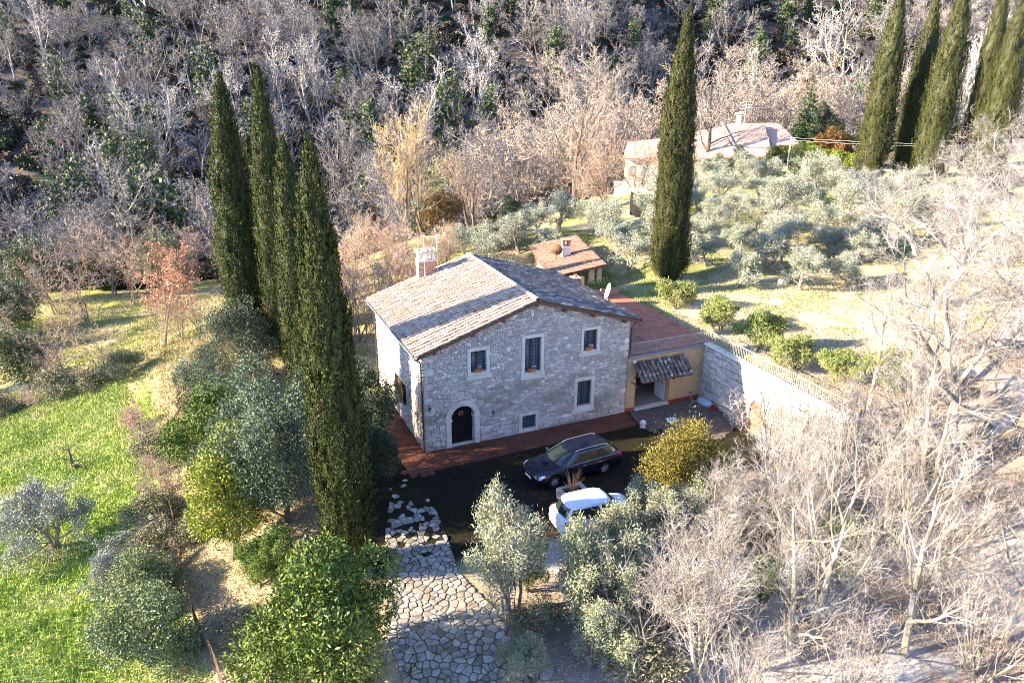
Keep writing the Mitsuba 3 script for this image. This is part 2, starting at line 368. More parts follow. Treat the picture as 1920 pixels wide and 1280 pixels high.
def lay_stones(parent, rings, place, depth, rng, bsdf='stone', name='stone', rest='small_stones', n_parts=300, bevel=0.018, weight=None, tone=None):
    area = [abs(Polygon(r).area) * (weight(r) if weight else 1) for r in rings]
    order = np.argsort(area)[::-1]; others, ouv = [], []
    for rank, k in enumerate(order):
        m = stone_mesh(rings[k], place, depth, rng, bevel)
        uv = np.tile(rng.random(2) if tone is None else tone(rng), (len(m[0]), 1))
        if rank < n_parts: part(parent, name, m, bsdf, uv=uv)
        else: others.append(m); ouv.append(uv)
    if others: part(parent, rest, cat(*others), bsdf, uv=np.vstack(ouv), kind='stuff')
def coppo(length, r0, r1, th=0.014, seg=6, up=True):
    """a barrel tile along +y from y=0 (lower end) to length; cover (arched up) or channel"""
    a = np.linspace(0, np.pi, seg + 1); s = 1 if up else -1
    def ring(r, y): return np.stack([np.cos(a) * r, np.full(seg + 1, y), s * np.sin(a) * r * .85], 1)
    V = np.vstack([ring(r0, 0), ring(r1, length), ring(r0 - th, 0)]); k = seg + 1
    i = np.arange(seg)
    f = [np.stack([i, i + k, i + 1 + k], 1), np.stack([i, i + 1 + k, i + 1], 1)]
    e = [np.stack([i, i + 1, i + 1 + 2 * k], 1), np.stack([i, i + 1 + 2 * k, i + 2 * k], 1)]
    F = np.vstack(f + e)
    return V, (F if up else F[:, ::-1])
def tile_slope(parent, o, along, upslope, normal, width, slope_len, rng, bsdf, pitch=0.215, expose=0.34, r=0.088, n_parts=150, near=None, name='roof_tile', rest='tile_field', chan=True, tone=None, seg=6):
    """lays barrel tiles over a slope: o the lower corner, along the eave, upslope"""
    o, A, B, N = (np.asarray(v, float) for v in (o, along, upslope, normal))
    ncol = int(round(width / pitch)); pitch = width / ncol
    nrow = int(math.ceil((slope_len) / expose))
    tiles = []
    for c in range(ncol + 1):
        jc = rng.normal(0, .006)
        for q in range(nrow):
            ln = min(expose + .08, slope_len - q * expose + .02)
            for up in ((True, False) if chan and c < ncol else (True,)):
                t = coppo(ln, r * rng.uniform(.95, 1.05), r * .84, seg=seg if up else 4, up=up)
                v = t[0].copy()
                ang = rng.normal(0, .022); lift = rng.normal(0, .006)
                x, y = v[:, 0].copy(), v[:, 1].copy()
                v[:, 0] = x + y * ang; v[:, 2] += lift + .012 + (.028 if not up else 0) + (ln - y) * .055 - .012
                off = (c + (0.5 if not up else 0)) * pitch + jc + (rng.normal(0, .004))
                P = o + np.outer(v[:, 0] + off, A) + np.outer(v[:, 1] + q * expose - .05, B) + np.outer(v[:, 2] + .03, N)
                f = t[1] if np.dot(np.cross(A, B), N) > 0 else t[1][:, ::-1]
                tiles.append((P, f, up))
    score = [(-1e9 if not t[2] else -np.linalg.norm(t[0].mean(0) - CAM)) for t in tiles]
    order = np.argsort(score)[::-1]; oth, ouv, ch_, chu = [], [], [], []
    for k, i in enumerate(order):
        if not tiles[i][2]: ch_.append(tiles[i][:2]); chu.append(np.tile(rng.random(2) * .4, (len(tiles[i][0]), 1))); continue
        uv = np.tile(rng.random(2) if tone is None else tone(rng), (len(tiles[i][0]), 1))
        if k < n_parts: part(parent, name, tiles[i][:2], bsdf, uv=uv)
        else: oth.append(tiles[i][:2]); ouv.append(uv)
    if oth: part(parent, rest, cat(*oth), bsdf, uv=np.vstack(ouv), kind='stuff')
    if ch_: part(parent, 'channel_tiles', cat(*ch_), 'channeltile', uv=np.vstack(chu), kind='stuff')
def ridge_row(parent, p0, p1, rng, bsdf, r=0.13, step=0.36, name='ridge_tile', seg=8):
    p0, p1 = np.array(p0, float), np.array(p1, float); L = np.linalg.norm(p1 - p0); B = (p1 - p0) / L
    A = np.cross(B, [0, 0, 1]); A /= np.linalg.norm(A); N = np.cross(A, B)
    n = int(round(L / step)); step = L / n
    for q in range(n):
        t = coppo(step + .06, r, r * .86, th=.02, seg=seg); v = t[0]
        P = p0 + np.outer(v[:, 0] + rng.normal(0, .006), A) + np.outer(v[:, 1] + q * step - .03, B) + np.outer(v[:, 2] + (step - v[:, 1]) * .04, N)
        part(parent, name, (P, t[1]), bsdf, uv=np.tile(rng.random(2) * [1, .7], (len(P), 1)))

def f_channel(p, n, uv): return mix((.10, .075, .06), (.05, .043, .038), fbm(p.x * 4, p.y * 4, p.z * 4, 3))
mat('channeltile', mikit.proc(f_channel), .9, .15)
# ------------------------------------------------------------------ the stone house
W, L, H, HR, HA, AX, OV, OG = 11.5, 9.03, 5.285, 5.488, 7.18, 5.867, 0.364, 0.324
SL, SR = (HA - H) / AX, (HA - HR) / (W - AX)
rng = np.random.default_rng(11)
house = thing('stone_house', 'two storey stone farmhouse with a low gabled tile roof, standing on the forecourt', 'house')
front = Polygon([(0, -.2), (W, -.2), (W, HR), (AX, HA), (0, H)])
DOOR = Polygon([(1.37, -.3), (2.60, -.3)] + [(1.985 + .615 * math.cos(t), 1.63 + .615 * math.sin(t)) for t in np.linspace(0, np.pi, 15)])
DOORF = Polygon([(1.08, -.3), (2.89, -.3)] + [(1.985 + .905 * math.cos(t), 1.63 + .905 * math.sin(t)) for t in np.linspace(0, np.pi, 15)])
# windows: frame outline, opening, sill, (bars across, bars up), pot
WIN = [((2.27, 3.45, 3.74, 5.24), (2.45, 3.27, 3.94, 5.05), (2.20, 3.52, 3.58, 3.74), (5, 6), .62),
       ((5.17, 6.43, 3.36, 5.47), (5.36, 6.25, 3.46, 5.29), (5.12, 6.46, 3.07, 3.36), (5, 10), .55),
       ((8.56, 9.70, 4.00, 5.40), (8.72, 9.50, 4.12, 5.24), (8.44, 9.80, 3.85, 4.00), (5, 6), .55),
       ((8.27, 9.50, .78, 2.62), (8.45, 9.29, .96, 2.41), (8.12, 9.50, .62, .78), (5, 9), 0),
       ((5.05, 6.20, .06, 1.20), (5.26, 6.05, .26, 1.02), (5.05, 6.20, -.02, .06), (4, 4), 0)]
def rc(t): return sbox(t[0], t[2], t[1], t[3])
openings = [DOOR] + [rc(w[1]) for w in WIN]
def poly_wall(poly, thick, place):
    v, f = extrude(poly, thick); return place(v[:, 0], v[:, 1], -v[:, 2]), f
FP = frame3((0, 0, 0), (1, 0, 0), (0, 0, 1), (0, -1, 0))        # front: d outwards = -y
LP = frame3((0, L, 0), (0, -1, 0), (0, 0, 1), (-1, 0, 0))       # left: u from back to front
RP = frame3((W, 0, 0), (0, 1, 0), (0, 0, 1), (1, 0, 0))
BP = frame3((W, L, 0), (-1, 0, 0), (0, 0, 1), (0, 1, 0))
LWIN = (L - 5.2, L - 2.95, 0.75, 2.42)
left = sbox(0, -.2, L, H)
wall_m = cat(poly_wall(front.difference(unary_union(openings)), .5, FP),
             poly_wall(sbox(0.5, -.2, L - .5, H).difference(rc(LWIN)), .5, LP), poly_wall(sbox(.5, -.2, L - .5, HR), .5, RP),
             poly_wall(Polygon([(0, -.2), (W, -.2), (W, H), (W - AX, HA), (0, HR)]), .5, BP))
wall = part(house, 'wall', wall_m, 'mortar')
def course(v): return (.30, .06) if v < .55 else (.24, .06) if v < 1.3 else (.14, .04) if v < 3.6 else (.115, .03)
def width(v): return (.44, .2) if v < .55 else (.36, .16) if v < 1.3 else (.235, .12) if v < 3.6 else (.20, .10)
quo, qr = [], []
v = 0.0
k = 0
while v < 5.4:      # bigger squared blocks up both corners
    h = rng.uniform(.27, .42); w = rng.uniform(.5, .75) if k % 2 else rng.uniform(.28, .42)
    top = min(v + h, HR - .05)
    quo.append(sbox(W - w, v, W, top)); 
    w2 = rng.uniform(.42, .6) if k % 2 == 0 else rng.uniform(.25, .36)
    quo.append(sbox(0, v, w2, min(v + h, H - .05)))
    v += h; k += 1
frames = [DOORF] + [rc(w[0]) for w in WIN] + [rc(w[2]) for w in WIN] + [sbox(5.64, 6.40, 5.84, 6.82)]
stones = masonry(front.buffer(-.005), [f.buffer(.012) for f in frames] + quo, rng, course, width)
stones += [np.array(q.buffer(-.012, join_style=2).exterior.coords)[:-1] for q in quo]
lay_stones(wall, stones, FP, .032, rng, n_parts=300)
ls = masonry(left, [rc(LWIN).buffer(.1)], rng, course, width)
ls += masonry(sbox(0, 0, .001, .001), [], rng, course, width)
_m, _u = [], []
for r in ls:
    m = stone_mesh(r, LP, .034, rng); _m.append(m); _u.append(np.tile(rng.random(2), (len(m[0]), 1)))
part(wall, 'side_stones', cat(*_m), 'stone', uv=np.vstack(_u), kind='stuff')
# stone surrounds
def surround(parent, fr, op, sill, prd=.05):
    x0, x1, z0, z1 = fr; a0, a1, b0, b1 = op
    part(parent, 'lintel', bx(x0, x1, -prd, .30, b1, z1, .012), 'travertine')
    part(parent, 'jamb', bx(x0, a0, -prd, .30, z0, b1 - .002, .012), 'travertine')
    part(parent, 'jamb', bx(a1, x1, -prd, .30, z0, b1 - .002, .012), 'travertine')
    part(parent, 'sill', cat(bx(sill[0], sill[1], -.14, .02, sill[2], sill[3], .015), bx(a0, a1, -prd, .30, z0 + .003, b0, .01)), 'travertine')
vmat('glazing', 0.05, 0.8)
def window(fr, op, sill, bars, pot, label=None):
    wk = part(house, 'window', bx(op[0] - .02, op[1] + .02, .28, .30, op[2] - .02, op[3] + .02), 'glassdark', label=label)
    surround(wk, fr, op, sill)
    a0, a1, b0, b1 = op; xm = (a0 + a1) / 2
    fw = .04
    part(wk, 'frame', cat(bx(a0, a0 + fw, .21, .27, b0, b1), bx(a1 - fw, a1, .21, .27, b0, b1), bx(a0 + fw, a1 - fw, .212, .268, b0, b0 + fw), bx(a0 + fw, a1 - fw, .212, .268, b1 - fw, b1), bx(xm - .018, xm + .018, .205, .266, b0 + fw, b1 - fw)), 'darkwood')
    g = []
    for i in range(1, bars[0] + 1):
        x = a0 + (a1 - a0) * (i - .5) / bars[0]; g.append(tube([(x, .05, b0), (x, .05, b1)], .018, 5))
    for i in range(1, bars[1] + 1):
        z = b0 + (b1 - b0) * (i - .5) / bars[1]; g.append(tube([(a0 - .01, .062, z), (a1 + .01, .062, z)], .016, 5))
    part(wk, 'grille', cat(*g), 'iron')
    return wk
wl = ['small upper window above the arched door', 'tall upper window in the middle of the gable', 'small upper window near the right corner', 'tall lower window at the right', 'low cellar window beside the forecourt']
for w, l in zip(WIN, wl): window(*w, label=l)
# each pane is a plain blue sheet with nothing modelled behind it
# arched door
dk = part(house, 'door', (lambda e: (FP(e[0][:, 0], e[0][:, 1], -.34 - e[0][:, 2]), e[1]))(extrude(DOOR.buffer(.02), .05)), 'doorwood', label='dark arched wooden front door')
for i in range(6):
    x0 = 1.39 + i * .2; zt = 1.63 + math.sqrt(max(0, .6 ** 2 - max(abs(x0 - 1.985), abs(x0 + .19 - 1.985)) ** 2))
    part(dk, 'plank', bx(x0, x0 + .19, .315, .338, .03, zt, .006), 'doorwood')
part(dk, 'handle', tube([(2.45, .30, 1.0), (2.45, .26, 1.02), (2.45, .26, 1.12), (2.45, .30, 1.14)], .012), 'iron')
arch = []
for i in range(9):
    t0, t1 = np.pi * i / 9 + .006, np.pi * (i + 1) / 9 - .006
    tt = np.linspace(t0, t1, 4)
    pg = Polygon([(1.985 + .615 * math.cos(t), 1.63 + .615 * math.sin(t)) for t in tt] + [(1.985 + .90 * math.cos(t), 1.63 + .90 * math.sin(t)) for t in tt[::-1]])
    m = extrude(pg, .40); part(dk, 'arch_stone', (FP(m[0][:, 0], m[0][:, 1], .055 - m[0][:, 2]), m[1]), 'travertine')
for x0, x1 in ((1.085, 1.37), (2.60, 2.885)):
    for z0, z1 in ((.04, .62), (.63, 1.47)): part(dk, 'jamb_stone', bx(x0, x1, -.055, .34, z0, z1, .012), 'travertine')
    part(dk, 'impost', bx(x0 - .04, x1 + (.04 if x0 < 2 else .04), -.09, .342, 1.48, 1.62, .015), 'travertine')
part(dk, 'threshold', bx(1.0, 2.98, -.20, .34, -.02, .055, .012), 'travertine')
part(house, 'vent', bx(5.66, 5.83, -.035, .03, 6.42, 6.80, .008), 'travertine')
# left wall opening with brown shutter
a, b, c, d = LWIN
lw = part(house, 'window', (lambda m: (LP(m[0][:, 0], m[0][:, 1], -.30 - m[0][:, 2]), m[1]))(extrude(rc(LWIN), .03)), 'glassdark', label='large side window with a brown shutter')
part(lw, 'shutter', cat(*[(lambda m: (LP(m[0][:, 0], m[0][:, 1], -.10 - m[0][:, 2]), m[1]))(extrude(sbox(a + .03, z, a + 1.0, z + .085), .03)) for z in np.arange(c + .02, d - .08, .095)]), 'darkwood')
part(lw, 'frame', (lambda m: (LP(m[0][:, 0], m[0][:, 1], .05 - m[0][:, 2]), m[1]))(extrude(sbox(a - .09, c - .09, b + .09, d + .09).difference(rc(LWIN)), .2)), 'travertine')
# roof: boards, tiles, ridge, verge boards, purlins, gutters, chimney
TH = .10
e0 = -OV; zl = H - SL * OV; zr = HR - SR * OV
roof_m = []
for (xa, za, xb, zb) in ((e0, zl, AX, HA), (AX, HA, W + OV, zr)):
    pg = [(xa, za + .03), (xb, zb + .03), (xb, zb + .03 + TH), (xa, za + .03 + TH)]
    m = extrude(Polygon(pg), L + 2 * OG - .02)
    roof_m.append((np.stack([m[0][:, 0], m[0][:, 2] - OG + .01, m[0][:, 1]], 1), m[1][:, ::-1]))
roof = part(house, 'roof', cat(*roof_m), 'darkwood')
nL = np.array([-SL, 0, 1]) / math.hypot(SL, 1); uL = np.array([1, 0, SL]) / math.hypot(SL, 1)
nR = np.array([SR, 0, 1]) / math.hypot(SR, 1); uR = np.array([-1, 0, SR]) / math.hypot(SR, 1)
LS = (AX + OV) * math.hypot(1, SL); RS = (W + OV - AX) * math.hypot(1, SR)
tile_slope(roof, (e0, -OG + .08, zl + .13), (0, 1, 0), uL, nL, L + 2 * OG - .16, LS, rng, 'tile', pitch=.315, r=.104, expose=.36, n_parts=190)
tile_slope(roof, (W + OV, -OG + .08, zr + .13), (0, 1, 0), uR, nR, L + 2 * OG - .16, RS, rng, 'tilegrazed', pitch=.315, r=.104, expose=.36, n_parts=110)
ridge_row(roof, (AX, -OG, HA + .19), (AX, L + OG, HA + .19), rng, 'tile')
for (xa, za, xb, zb) in ((e0, zl, AX - .02, HA), (W + OV, zr, AX + .02, HA)):
    pg = Polygon([(xa, za - .03), (xb, zb - .03), (xb, zb + .135), (xa, za + .135)])
    m = extrude(pg, .035); part(roof, 'verge_board', (np.stack([m[0][:, 0], -OG - .03 + m[0][:, 2], m[0][:, 1]], 1), m[1]), 'darkwood')
for x in (.55, 2.5, 4.1, AX, 7.45, 9.1, 11.05):
    z = (H + SL * x if x <= AX else HR + SR * (W - x)); part(roof, 'purlin', bx(x - .085, x + .085, -OG + .03, .1, z - .19, z + .012, .012), 'darkwood')
def gutter(x, z, r=.075):
    t = np.linspace(np.pi, 2 * np.pi, 9); y = np.array([-OG - .02, L + OG])
    v = np.array([[x + r * math.cos(a), yy, z + r * math.sin(a)] for yy in y for a in t] + [[x + (r + .012) * math.cos(a), yy, z + (r + .012) * math.sin(a)] for yy in y for a in t]); f = []
    for o in (0, 18):
        for i in range(8): f.append([o + i, o + i + 1, o + i + 10]); f.append([o + i, o + i + 10, o + i + 9])
    for i in range(8): f += [[i, i + 1, i + 19], [i, i + 19, i + 18]]
    return v, np.array(f)
mat('gutterpaint', (.62, .60, .55), .45, .4); mat('copper', (.05, .045, .042), .5, .4)
part(house, 'gutter', gutter(e0 - .07, zl + .13), 'gutterpaint')
part(house, 'gutter', gutter(W + OV + .07, zr + .13), 'copper')
part(house, 'downpipe', tube([(e0 - .07, .10, zl + .06), (e0 - .05, .10, zl - .06), (-.10, .06, H - .42), (-.075, .02, H - .6), (-.07, -.0, 3), (-.07, -.0, .02)], .045, 8), 'copper')
part(house, 'downpipe', tube([(e0 - .07, L - .15, zl + .06), (-.10, L - .1, H - .42), (-.08, L - .08, H - .6), (-.08, L - .08, .02)], .045, 8), 'copper')
part(house, 'downpipe', tube([(W + OV + .05, -.05, zr + .06), (W + .28, -.08, zr - .12), (W + .08, -.06, zr - .38), (W + .07, -.06, 3.5)], .04, 8), 'copper')
# chimney
CX0, CX1, CY0, CY1 = 2.62, 3.62, 8.72, 9.22
zb = H + SL * CX0 + .1
vmat('brickpaint', .9)
def f_brick(p, n, uv):
    r = dr.floor(p.z / .072); u = (p.x + p.y) / .24 + .5 * (r - 2 * dr.floor(r / 2))
    c = crand(dr.floor(u), r, 3)
    fz = p.z / .072 - r; fu = u - dr.floor(u)
    mor = dr.maximum(sstep(.86, .92, fz), sstep(.94, .97, fu))
    base = mix((.36, .17, .11), (.46, .27, .19), c) * (.75 + .5 * fbm(p.x * 9, p.y * 9, p.z * 9))
    return mix(base, (.5, .46, .4), mor)
mat('brick', mikit.proc(f_brick), .9, .2)
mat('limewash', (.74, .71, .66), .9, .2)
ch = part(house, 'chimney', bx(CX0, CX1, CY0, CY1, zb, 7.32, .01), 'brick')
part(ch, 'sunlit_face', cat(bx(CX0 - .025, CX0 - .002, CY0 - .003, CY1, zb, 7.30, .004)), 'limewash')  # white sheet that puts the sunlit look into the left face's colour
part(ch, 'ledge', bx(CX0 - .05, CX1 + .05, CY0 - .05, CY1 + .05, 7.32, 7.40, .012), 'travertine')
for i, (x, y) in enumerate(((CX0 + .09, CY0 + .08), (CX1 - .09, CY0 + .08), (CX0 + .09, CY1 - .08), (CX1 - .09, CY1 - .08), ((CX0 + CX1) / 2, CY0 + .08), ((CX0 + CX1) / 2, CY1 - .08))):
    part(ch, 'pillar', bx(x - .08, x + .08, y - .07, y + .07, 7.40, 7.80, .008), 'limewash')
part(ch, 'pot', (lambda m: xf(m, ((CX0 + CX1) / 2, (CY0 + CY1) / 2, 7.40)))(lathe([(0, 0), (.15, 0), (.14, .3), (.12, .3), (.12, .02), (0, .02)], 16)), 'palemetal')
part(ch, 'slab', bx(CX0 - .06, CX1 + .06, CY0 - .06, CY1 + .06, 7.80, 7.87, .012), 'travertine')
for s in (-1, 1):
    for i in range(5):
        t = coppo(.34, .12, .10, th=.018); v = t[0]; an = .42
        y = v[:, 1]; P = np.stack([CX0 + .0 + i * .25 + v[:, 0], (CY0 + CY1) / 2 + s * (.34 - y * math.cos(an)), 7.90 + y * math.sin(an) + v[:, 2] * .7], 1)
        part(ch, 'cap_tile', (P, t[1] if s < 0 else t[1]), 'tile', uv=np.tile([.6, .3], (len(P), 1)))
# aerials beside the chimney
def zroof(x): return (H + SL * x if x <= AX else HR + SR * (W - x)) + .16
ax_ = thing('television_aerial', 'television aerial on a pale pole in front of the chimney', 'aerial')
part(ax_, 'pole', tube([(2.95, 8.62, zroof(2.95)), (2.93, 8.62, 8.95)], .022, 6), 'palemetal')
part(ax_, 'boom', tube([(2.75, 8.62, 8.88), (3.75, 8.45, 8.76)], .02, 5), 'palemetal')
for i in range(8):
    t = i / 7; c = np.array([2.8 + .9 * t, 8.611 - .153 * t, 8.874 - .108 * t]); h = .20 - .09 * t
    part(ax_, 'element', tube([c + [.0, -h, .02], c + [.0, h, -.02]], .011, 4), 'palemetal')
a2 = thing('television_aerial', 'upright aerial mast behind the chimney, right of the other aerial', 'aerial')
part(a2, 'pole', tube([(3.72, 8.60, zroof(3.72)), (3.70, 8.60, 8.85)], .022, 6), 'palemetal')
for i in range(4): part(a2, 'element', tube([(3.55 + .05 * i, 8.6, 8.8 - .12 * i), (3.90, 8.55 - .03 * i, 8.88 - .12 * i)], .011, 4), 'palemetal')
part(a2, 'amplifier', bx(3.66, 3.76, 8.55, 8.64, 7.85, 8.02, .01), 'paint', color=ccol(24, (.70, .42, .08)))
# things on the sills and walls
def flower_pot(x, z, w, label):
    k = thing('flower_trough', label, 'flower pot', 'terracotta troughs on the upper window sills')
    m = trimesh.convex.convex_hull(np.array([[sx * w * (.5 if zz else .44), sy * .075 * (1 if zz else .8), zz] for sx in (-1, 1) for sy in (-1, 1) for zz in (0, .15)]))
    part(k, 'trough', xf((np.array(m.vertices), np.array(m.faces)), (x, -.055, z)), 'terracotta')
    part(k, 'rim', bx(x - w / 2 - .012, x + w / 2 + .012, -.142, .032, z + .15, z + .175, .006), 'terracotta')
    n = 90; r2 = np.random.default_rng(int(x * 100)); c = np.stack([x + r2.uniform(-w / 2, w / 2, n), -.055 + r2.uniform(-.08, .08, n), z + .18 + r2.uniform(0, .1, n)], 1)
    part(k, 'leaf_tuft', *leaves_mesh(c, r2, .05, .028, [(.06, .10, .03)]))
    c2 = np.stack([x + r2.uniform(-w * .1, w / 2, 40), -.055 + r2.uniform(-.09, .06, 40), z + .24 + r2.uniform(0, .07, 40)], 1)
    part(k, 'blossom', *leaves_mesh(c2, r2, .045, .04, [(.8, .78, .76)]))
mat('terracotta', (.48, .17, .09), .85, .2)
def leaves_mesh(c, r2, ln, wd, cols, var=.25, up=.0, dirs=None):
    """small pointed leaves at the points c; returns (mesh, bsdf) and sets colours through LEAFCOL"""
    n = len(c); d = r2.normal(size=(n, 3)) if dirs is None else dirs + r2.normal(size=(n, 3)) * .45
    d[:, 2] += up; d /= np.linalg.norm(d, axis=1, keepdims=True)
    s = np.cross(d, r2.normal(size=(n, 3))); s /= np.linalg.norm(s, axis=1, keepdims=True)
    l = ln * r2.uniform(.7, 1.3, (n, 1)); w = wd * r2.uniform(.7, 1.3, (n, 1))
    v = np.stack([c - d * l / 2, c + s * w / 2, c + d * l / 2, c - s * w / 2], 1).reshape(-1, 3)
    i = np.arange(n)[:, None] * 4
    f = np.vstack([i + [0, 1, 2], i + [0, 2, 3]])
    cols = np.asarray(cols, float); cc = cols[r2.integers(0, len(cols), n)] * r2.uniform(1 - var, 1 + var, (n, 1))
    LeafPly.col = np.repeat(cc, 4, 0)
    return (v, f), 'leaf'
class LeafPly: col = None
_part0 = part
def part(parent, name, mesh, bsdf, *a, **k):
    if bsdf == 'leaf' and 'color' not in k: k['color'] = LeafPly.col
    return _part0(parent, name, mesh, bsdf, *a, **k)
flower_pot(2.82, 3.945, .36, 'terracotta trough of white flowers on the sill of the left upper window')
flower_pot(5.75, 3.465, .42, 'terracotta trough of white flowers on the sill of the tall middle window')
flower_pot(9.05, 4.125, .40, 'terracotta trough of white flowers on the sill of the right upper window')
def lantern(x, y, z, label, out=(0, -1)):
    k = thing('wall_lantern', label, 'lantern'); ox, oy = out
    part(k, 'bracket', tube([(x, y, z + .1), (x + ox * .1, y + oy * .1, z + .22), (x + ox * .2, y + oy * .2, z + .16)], .014, 5), 'iron')
    cx, cy = x + ox * .2, y + oy * .2
    part(k, 'cage', xf(lathe([(.0, -.14), (.05, -.14), (.085, .06), (.08, .06), (0, .06)], 6), (cx, cy, z)), 'glassdark')
    part(k, 'cap', xf(lathe([(.0, .15), (.03, .13), (.10, .062), (0, .061)], 6), (cx, cy, z)), 'iron')
lantern(0.22, -.03, 2.45, 'black wall lantern on the left corner of the stone facade')
lantern(3.55, -.03, 1.62, 'small black wall lantern to the right of the arched door')
wr = thing('door_wreath', 'orange and red dried wreath hanging on the dark front door', 'wreath')
r2 = np.random.default_rng(5); tt = r2.uniform(0, 2 * np.pi, 130)
part(wr, 'ring', tube([(1.98 + .10 * math.cos(t), .285, 1.72 + .07 * math.sin(t)) for t in np.linspace(0, 2 * np.pi, 17)], .02, 6), 'darkwood')
c = np.stack([1.98 + .11 * np.cos(tt), .27 + r2.normal(0, .015, 130), 1.72 + .075 * np.sin(tt)], 1) + r2.normal(0, .015, (130, 3))
part(wr, 'petal', *leaves_mesh(c, r2, .07, .04, [(.75, .18, .05), (.6, .08, .04), (.8, .35, .12)]))
def dish_at(m, pos, n):
    n = np.array(n, float); n /= np.linalg.norm(n); a = np.cross([0, 0, 1.], n); a /= np.linalg.norm(a); b = np.cross(n, a)
    return m[0] @ np.stack([a, b, n]) + np.array(pos), m[1]
# satellite dish over the right eave
sd = thing('satellite_dish', 'round white satellite dish on the right eave of the stone house', 'satellite dish')
part(sd, 'mast', tube([(11.75, 2.9, zroof(11.75) - .1), (11.78, 2.75, 6.15)], .025, 6), 'palemetal')
prof = [(0, .0), (.2, .02), (.36, .07), (.46, .125), (.46, .14), (.36, .085), (.2, .035), (0, .015)]
part(sd, 'reflector', dish_at(lathe(prof, 28), (11.80, 2.70, 6.2), (-.9, .35, .3)), 'palemetal', 40)
part(sd, 'arm', tube([(11.75, 2.72, 5.85), (11.3, 2.86, 6.3)], .014, 5), 'iron')
part(sd, 'receiver', xf(lathe([(0, 0), (.03, 0), (.035, .1), (0, .1)], 10), (11.3, 2.86, 6.27)), 'palemetal')

# ------------------------------------------------------------------ garage, terrace, retaining wall, railings
rng = np.random.default_rng(23)
gar = thing('garage', 'ochre plastered garage with an open doorway, built against the right side of the stone house', 'garage')
gp = sbox(11.56, -.1, 16.74, 3.22).difference(sbox(12.12, -.2, 14.42, 2.36))
GP = frame3((0, 0.02, 0), (1, 0, 0), (0, 0, 1), (0, -1, 0))
part(gar, 'wall', cat(poly_wall(gp, .32, GP), bx(11.56, 11.86, .342, 5.4, 0, 3.2), bx(16.44, 16.74, .342, 5.4, 0, 3.2), bx(11.862, 16.438, 5.1, 5.4, 0, 3.2)), 'plaster')
part(gar, 'plinth', cat(bx(11.55, 12.12, -.012, .02, 0, .22, .004), bx(14.42, 16.6, -.012, .02, 0, .22, .004)), 'redband')
mat('redband', (.30, .075, .045), .85, .2)
mat('concrete', (.30, .28, .25), .9, .2)
mat('whitepaint', (.78, .78, .76), .5, .4)
part(gar, 'floor', bx(11.862, 16.438, .02, 5.1, -.1, .035), 'concrete')
part(gar, 'threshold', bx(12.12, 14.42, -.10, .33, -.05, .05, .01), 'travertine')
dl = part(gar, 'door', bx(14.34, 14.40, .36, 1.35, .05, 2.3, .006), 'whitepaint', label='white door leaf folded open inside')
for z in (.15, 1.25): part(dl, 'panel', bx(14.328, 14.339, .45, 1.26, z, z + .9, .003), 'whitepaint')
part(dl, 'handle', tube([(14.33, .46, 1.1), (14.29, .46, 1.1), (14.29, .58, 1.1)], .012, 5), 'iron')
cn = part(gar, 'canopy', cat((lambda m: (np.stack([11.9 + m[0][:, 2], m[0][:, 0], m[0][:, 1]], 1), m[1]))(extrude(Polygon([(-.98, 2.06), (.0, 2.86), (.0, 2.93), (-.98, 2.13)]), 3.22))), 'darkwood', label='small tiled canopy sloping over the garage doorway')
for x in (11.98, 13.5, 14.98): part(cn, 'bracket', tube([(x, .0, 2.0), (x, -.5, 2.32), (x, -.86, 2.14)], .045, 4), 'darkwood')
sl_ = .8 / .98; nn = math.hypot(1, sl_)
tile_slope(cn, (11.92, -1.0, 2.14), (1, 0, 0), (0, 1 / nn, sl_ / nn), (0, -sl_ / nn, 1 / nn), 3.18, 1.0 * nn, rng, 'oldtile', pitch=.265, expose=.33, r=.11, n_parts=60)
TX1 = 17.25
ter = struct('terrace', cat(bx(11.57, 16.95, .06, 9.2, 3.205, 3.33), bx(16.955, TX1, .06, 9.2, 3.0, 3.33), bx(11.0, TX1, 9.2, 10.7, 3.0, 3.33)), 'cotto', uv=np.tile([.5, .5], (24, 1)), label='red tiled roof terrace above the garage', cat='terrace')
tl, tu = [], []
r3 = np.random.default_rng(3)
for i, x in enumerate(np.arange(11.6, TX1 - .12, .2)):
    for j, y in enumerate(np.arange(.09, 10.55, .2)):
        tl.append(bx(x, min(x + .192, TX1), y, y + .192, 3.325, 3.345 + r3.uniform(-.0015, .0015))); tu.append(np.tile(r3.random(2), (8, 1)))
order = np.argsort([np.linalg.norm(t[0].mean(0) - CAM) for t in tl])
part(ter, 'floor_tiles', cat(*tl), 'cotto', uv=np.vstack(tu), kind='stuff')
part(gar, 'gutter', cat(bx(11.58, 16.72, -.13, .015, 3.225, 3.34, .012)), 'lead')
mat('lead', (.20, .23, .27), .5, .4)
part(gar, 'floodlight', cat(bx(11.80, 11.98, -.16, .0, 2.98, 3.12, .012)), 'whitepaint')
part(gar, 'pendant', cat(tube([(11.86, .02, 1.78), (11.86, -.25, 1.80), (11.90, -.42, 1.74)], .03, 6), tube([(11.88, -.42, 1.62), (12.05, -.44, 1.66)], .05, 6)), 'iron', label='black bracket lamp beside the doorway')
part(gar, 'wall_plate', bx(14.62, 14.68, -.01, .02, 1.45, 1.53, .004), 'iron')
part(gar, 'wall_hook', tube([(16.1, .02, 1.95), (16.1, -.06, 1.97), (16.16, -.07, 2.05)], .016, 5), 'iron')
tp = thing('garden_tap', 'small dark garden tap on the ochre wall near the corner', 'tap')
part(tp, 'spout', tube([(15.84, .02, .46), (15.84, -.10, .46), (15.84, -.13, .38)], .022, 6), 'iron'); part(tp, 'handle', tube([(15.78, -.07, .52), (15.90, -.07, .52)], .014, 5), 'iron')
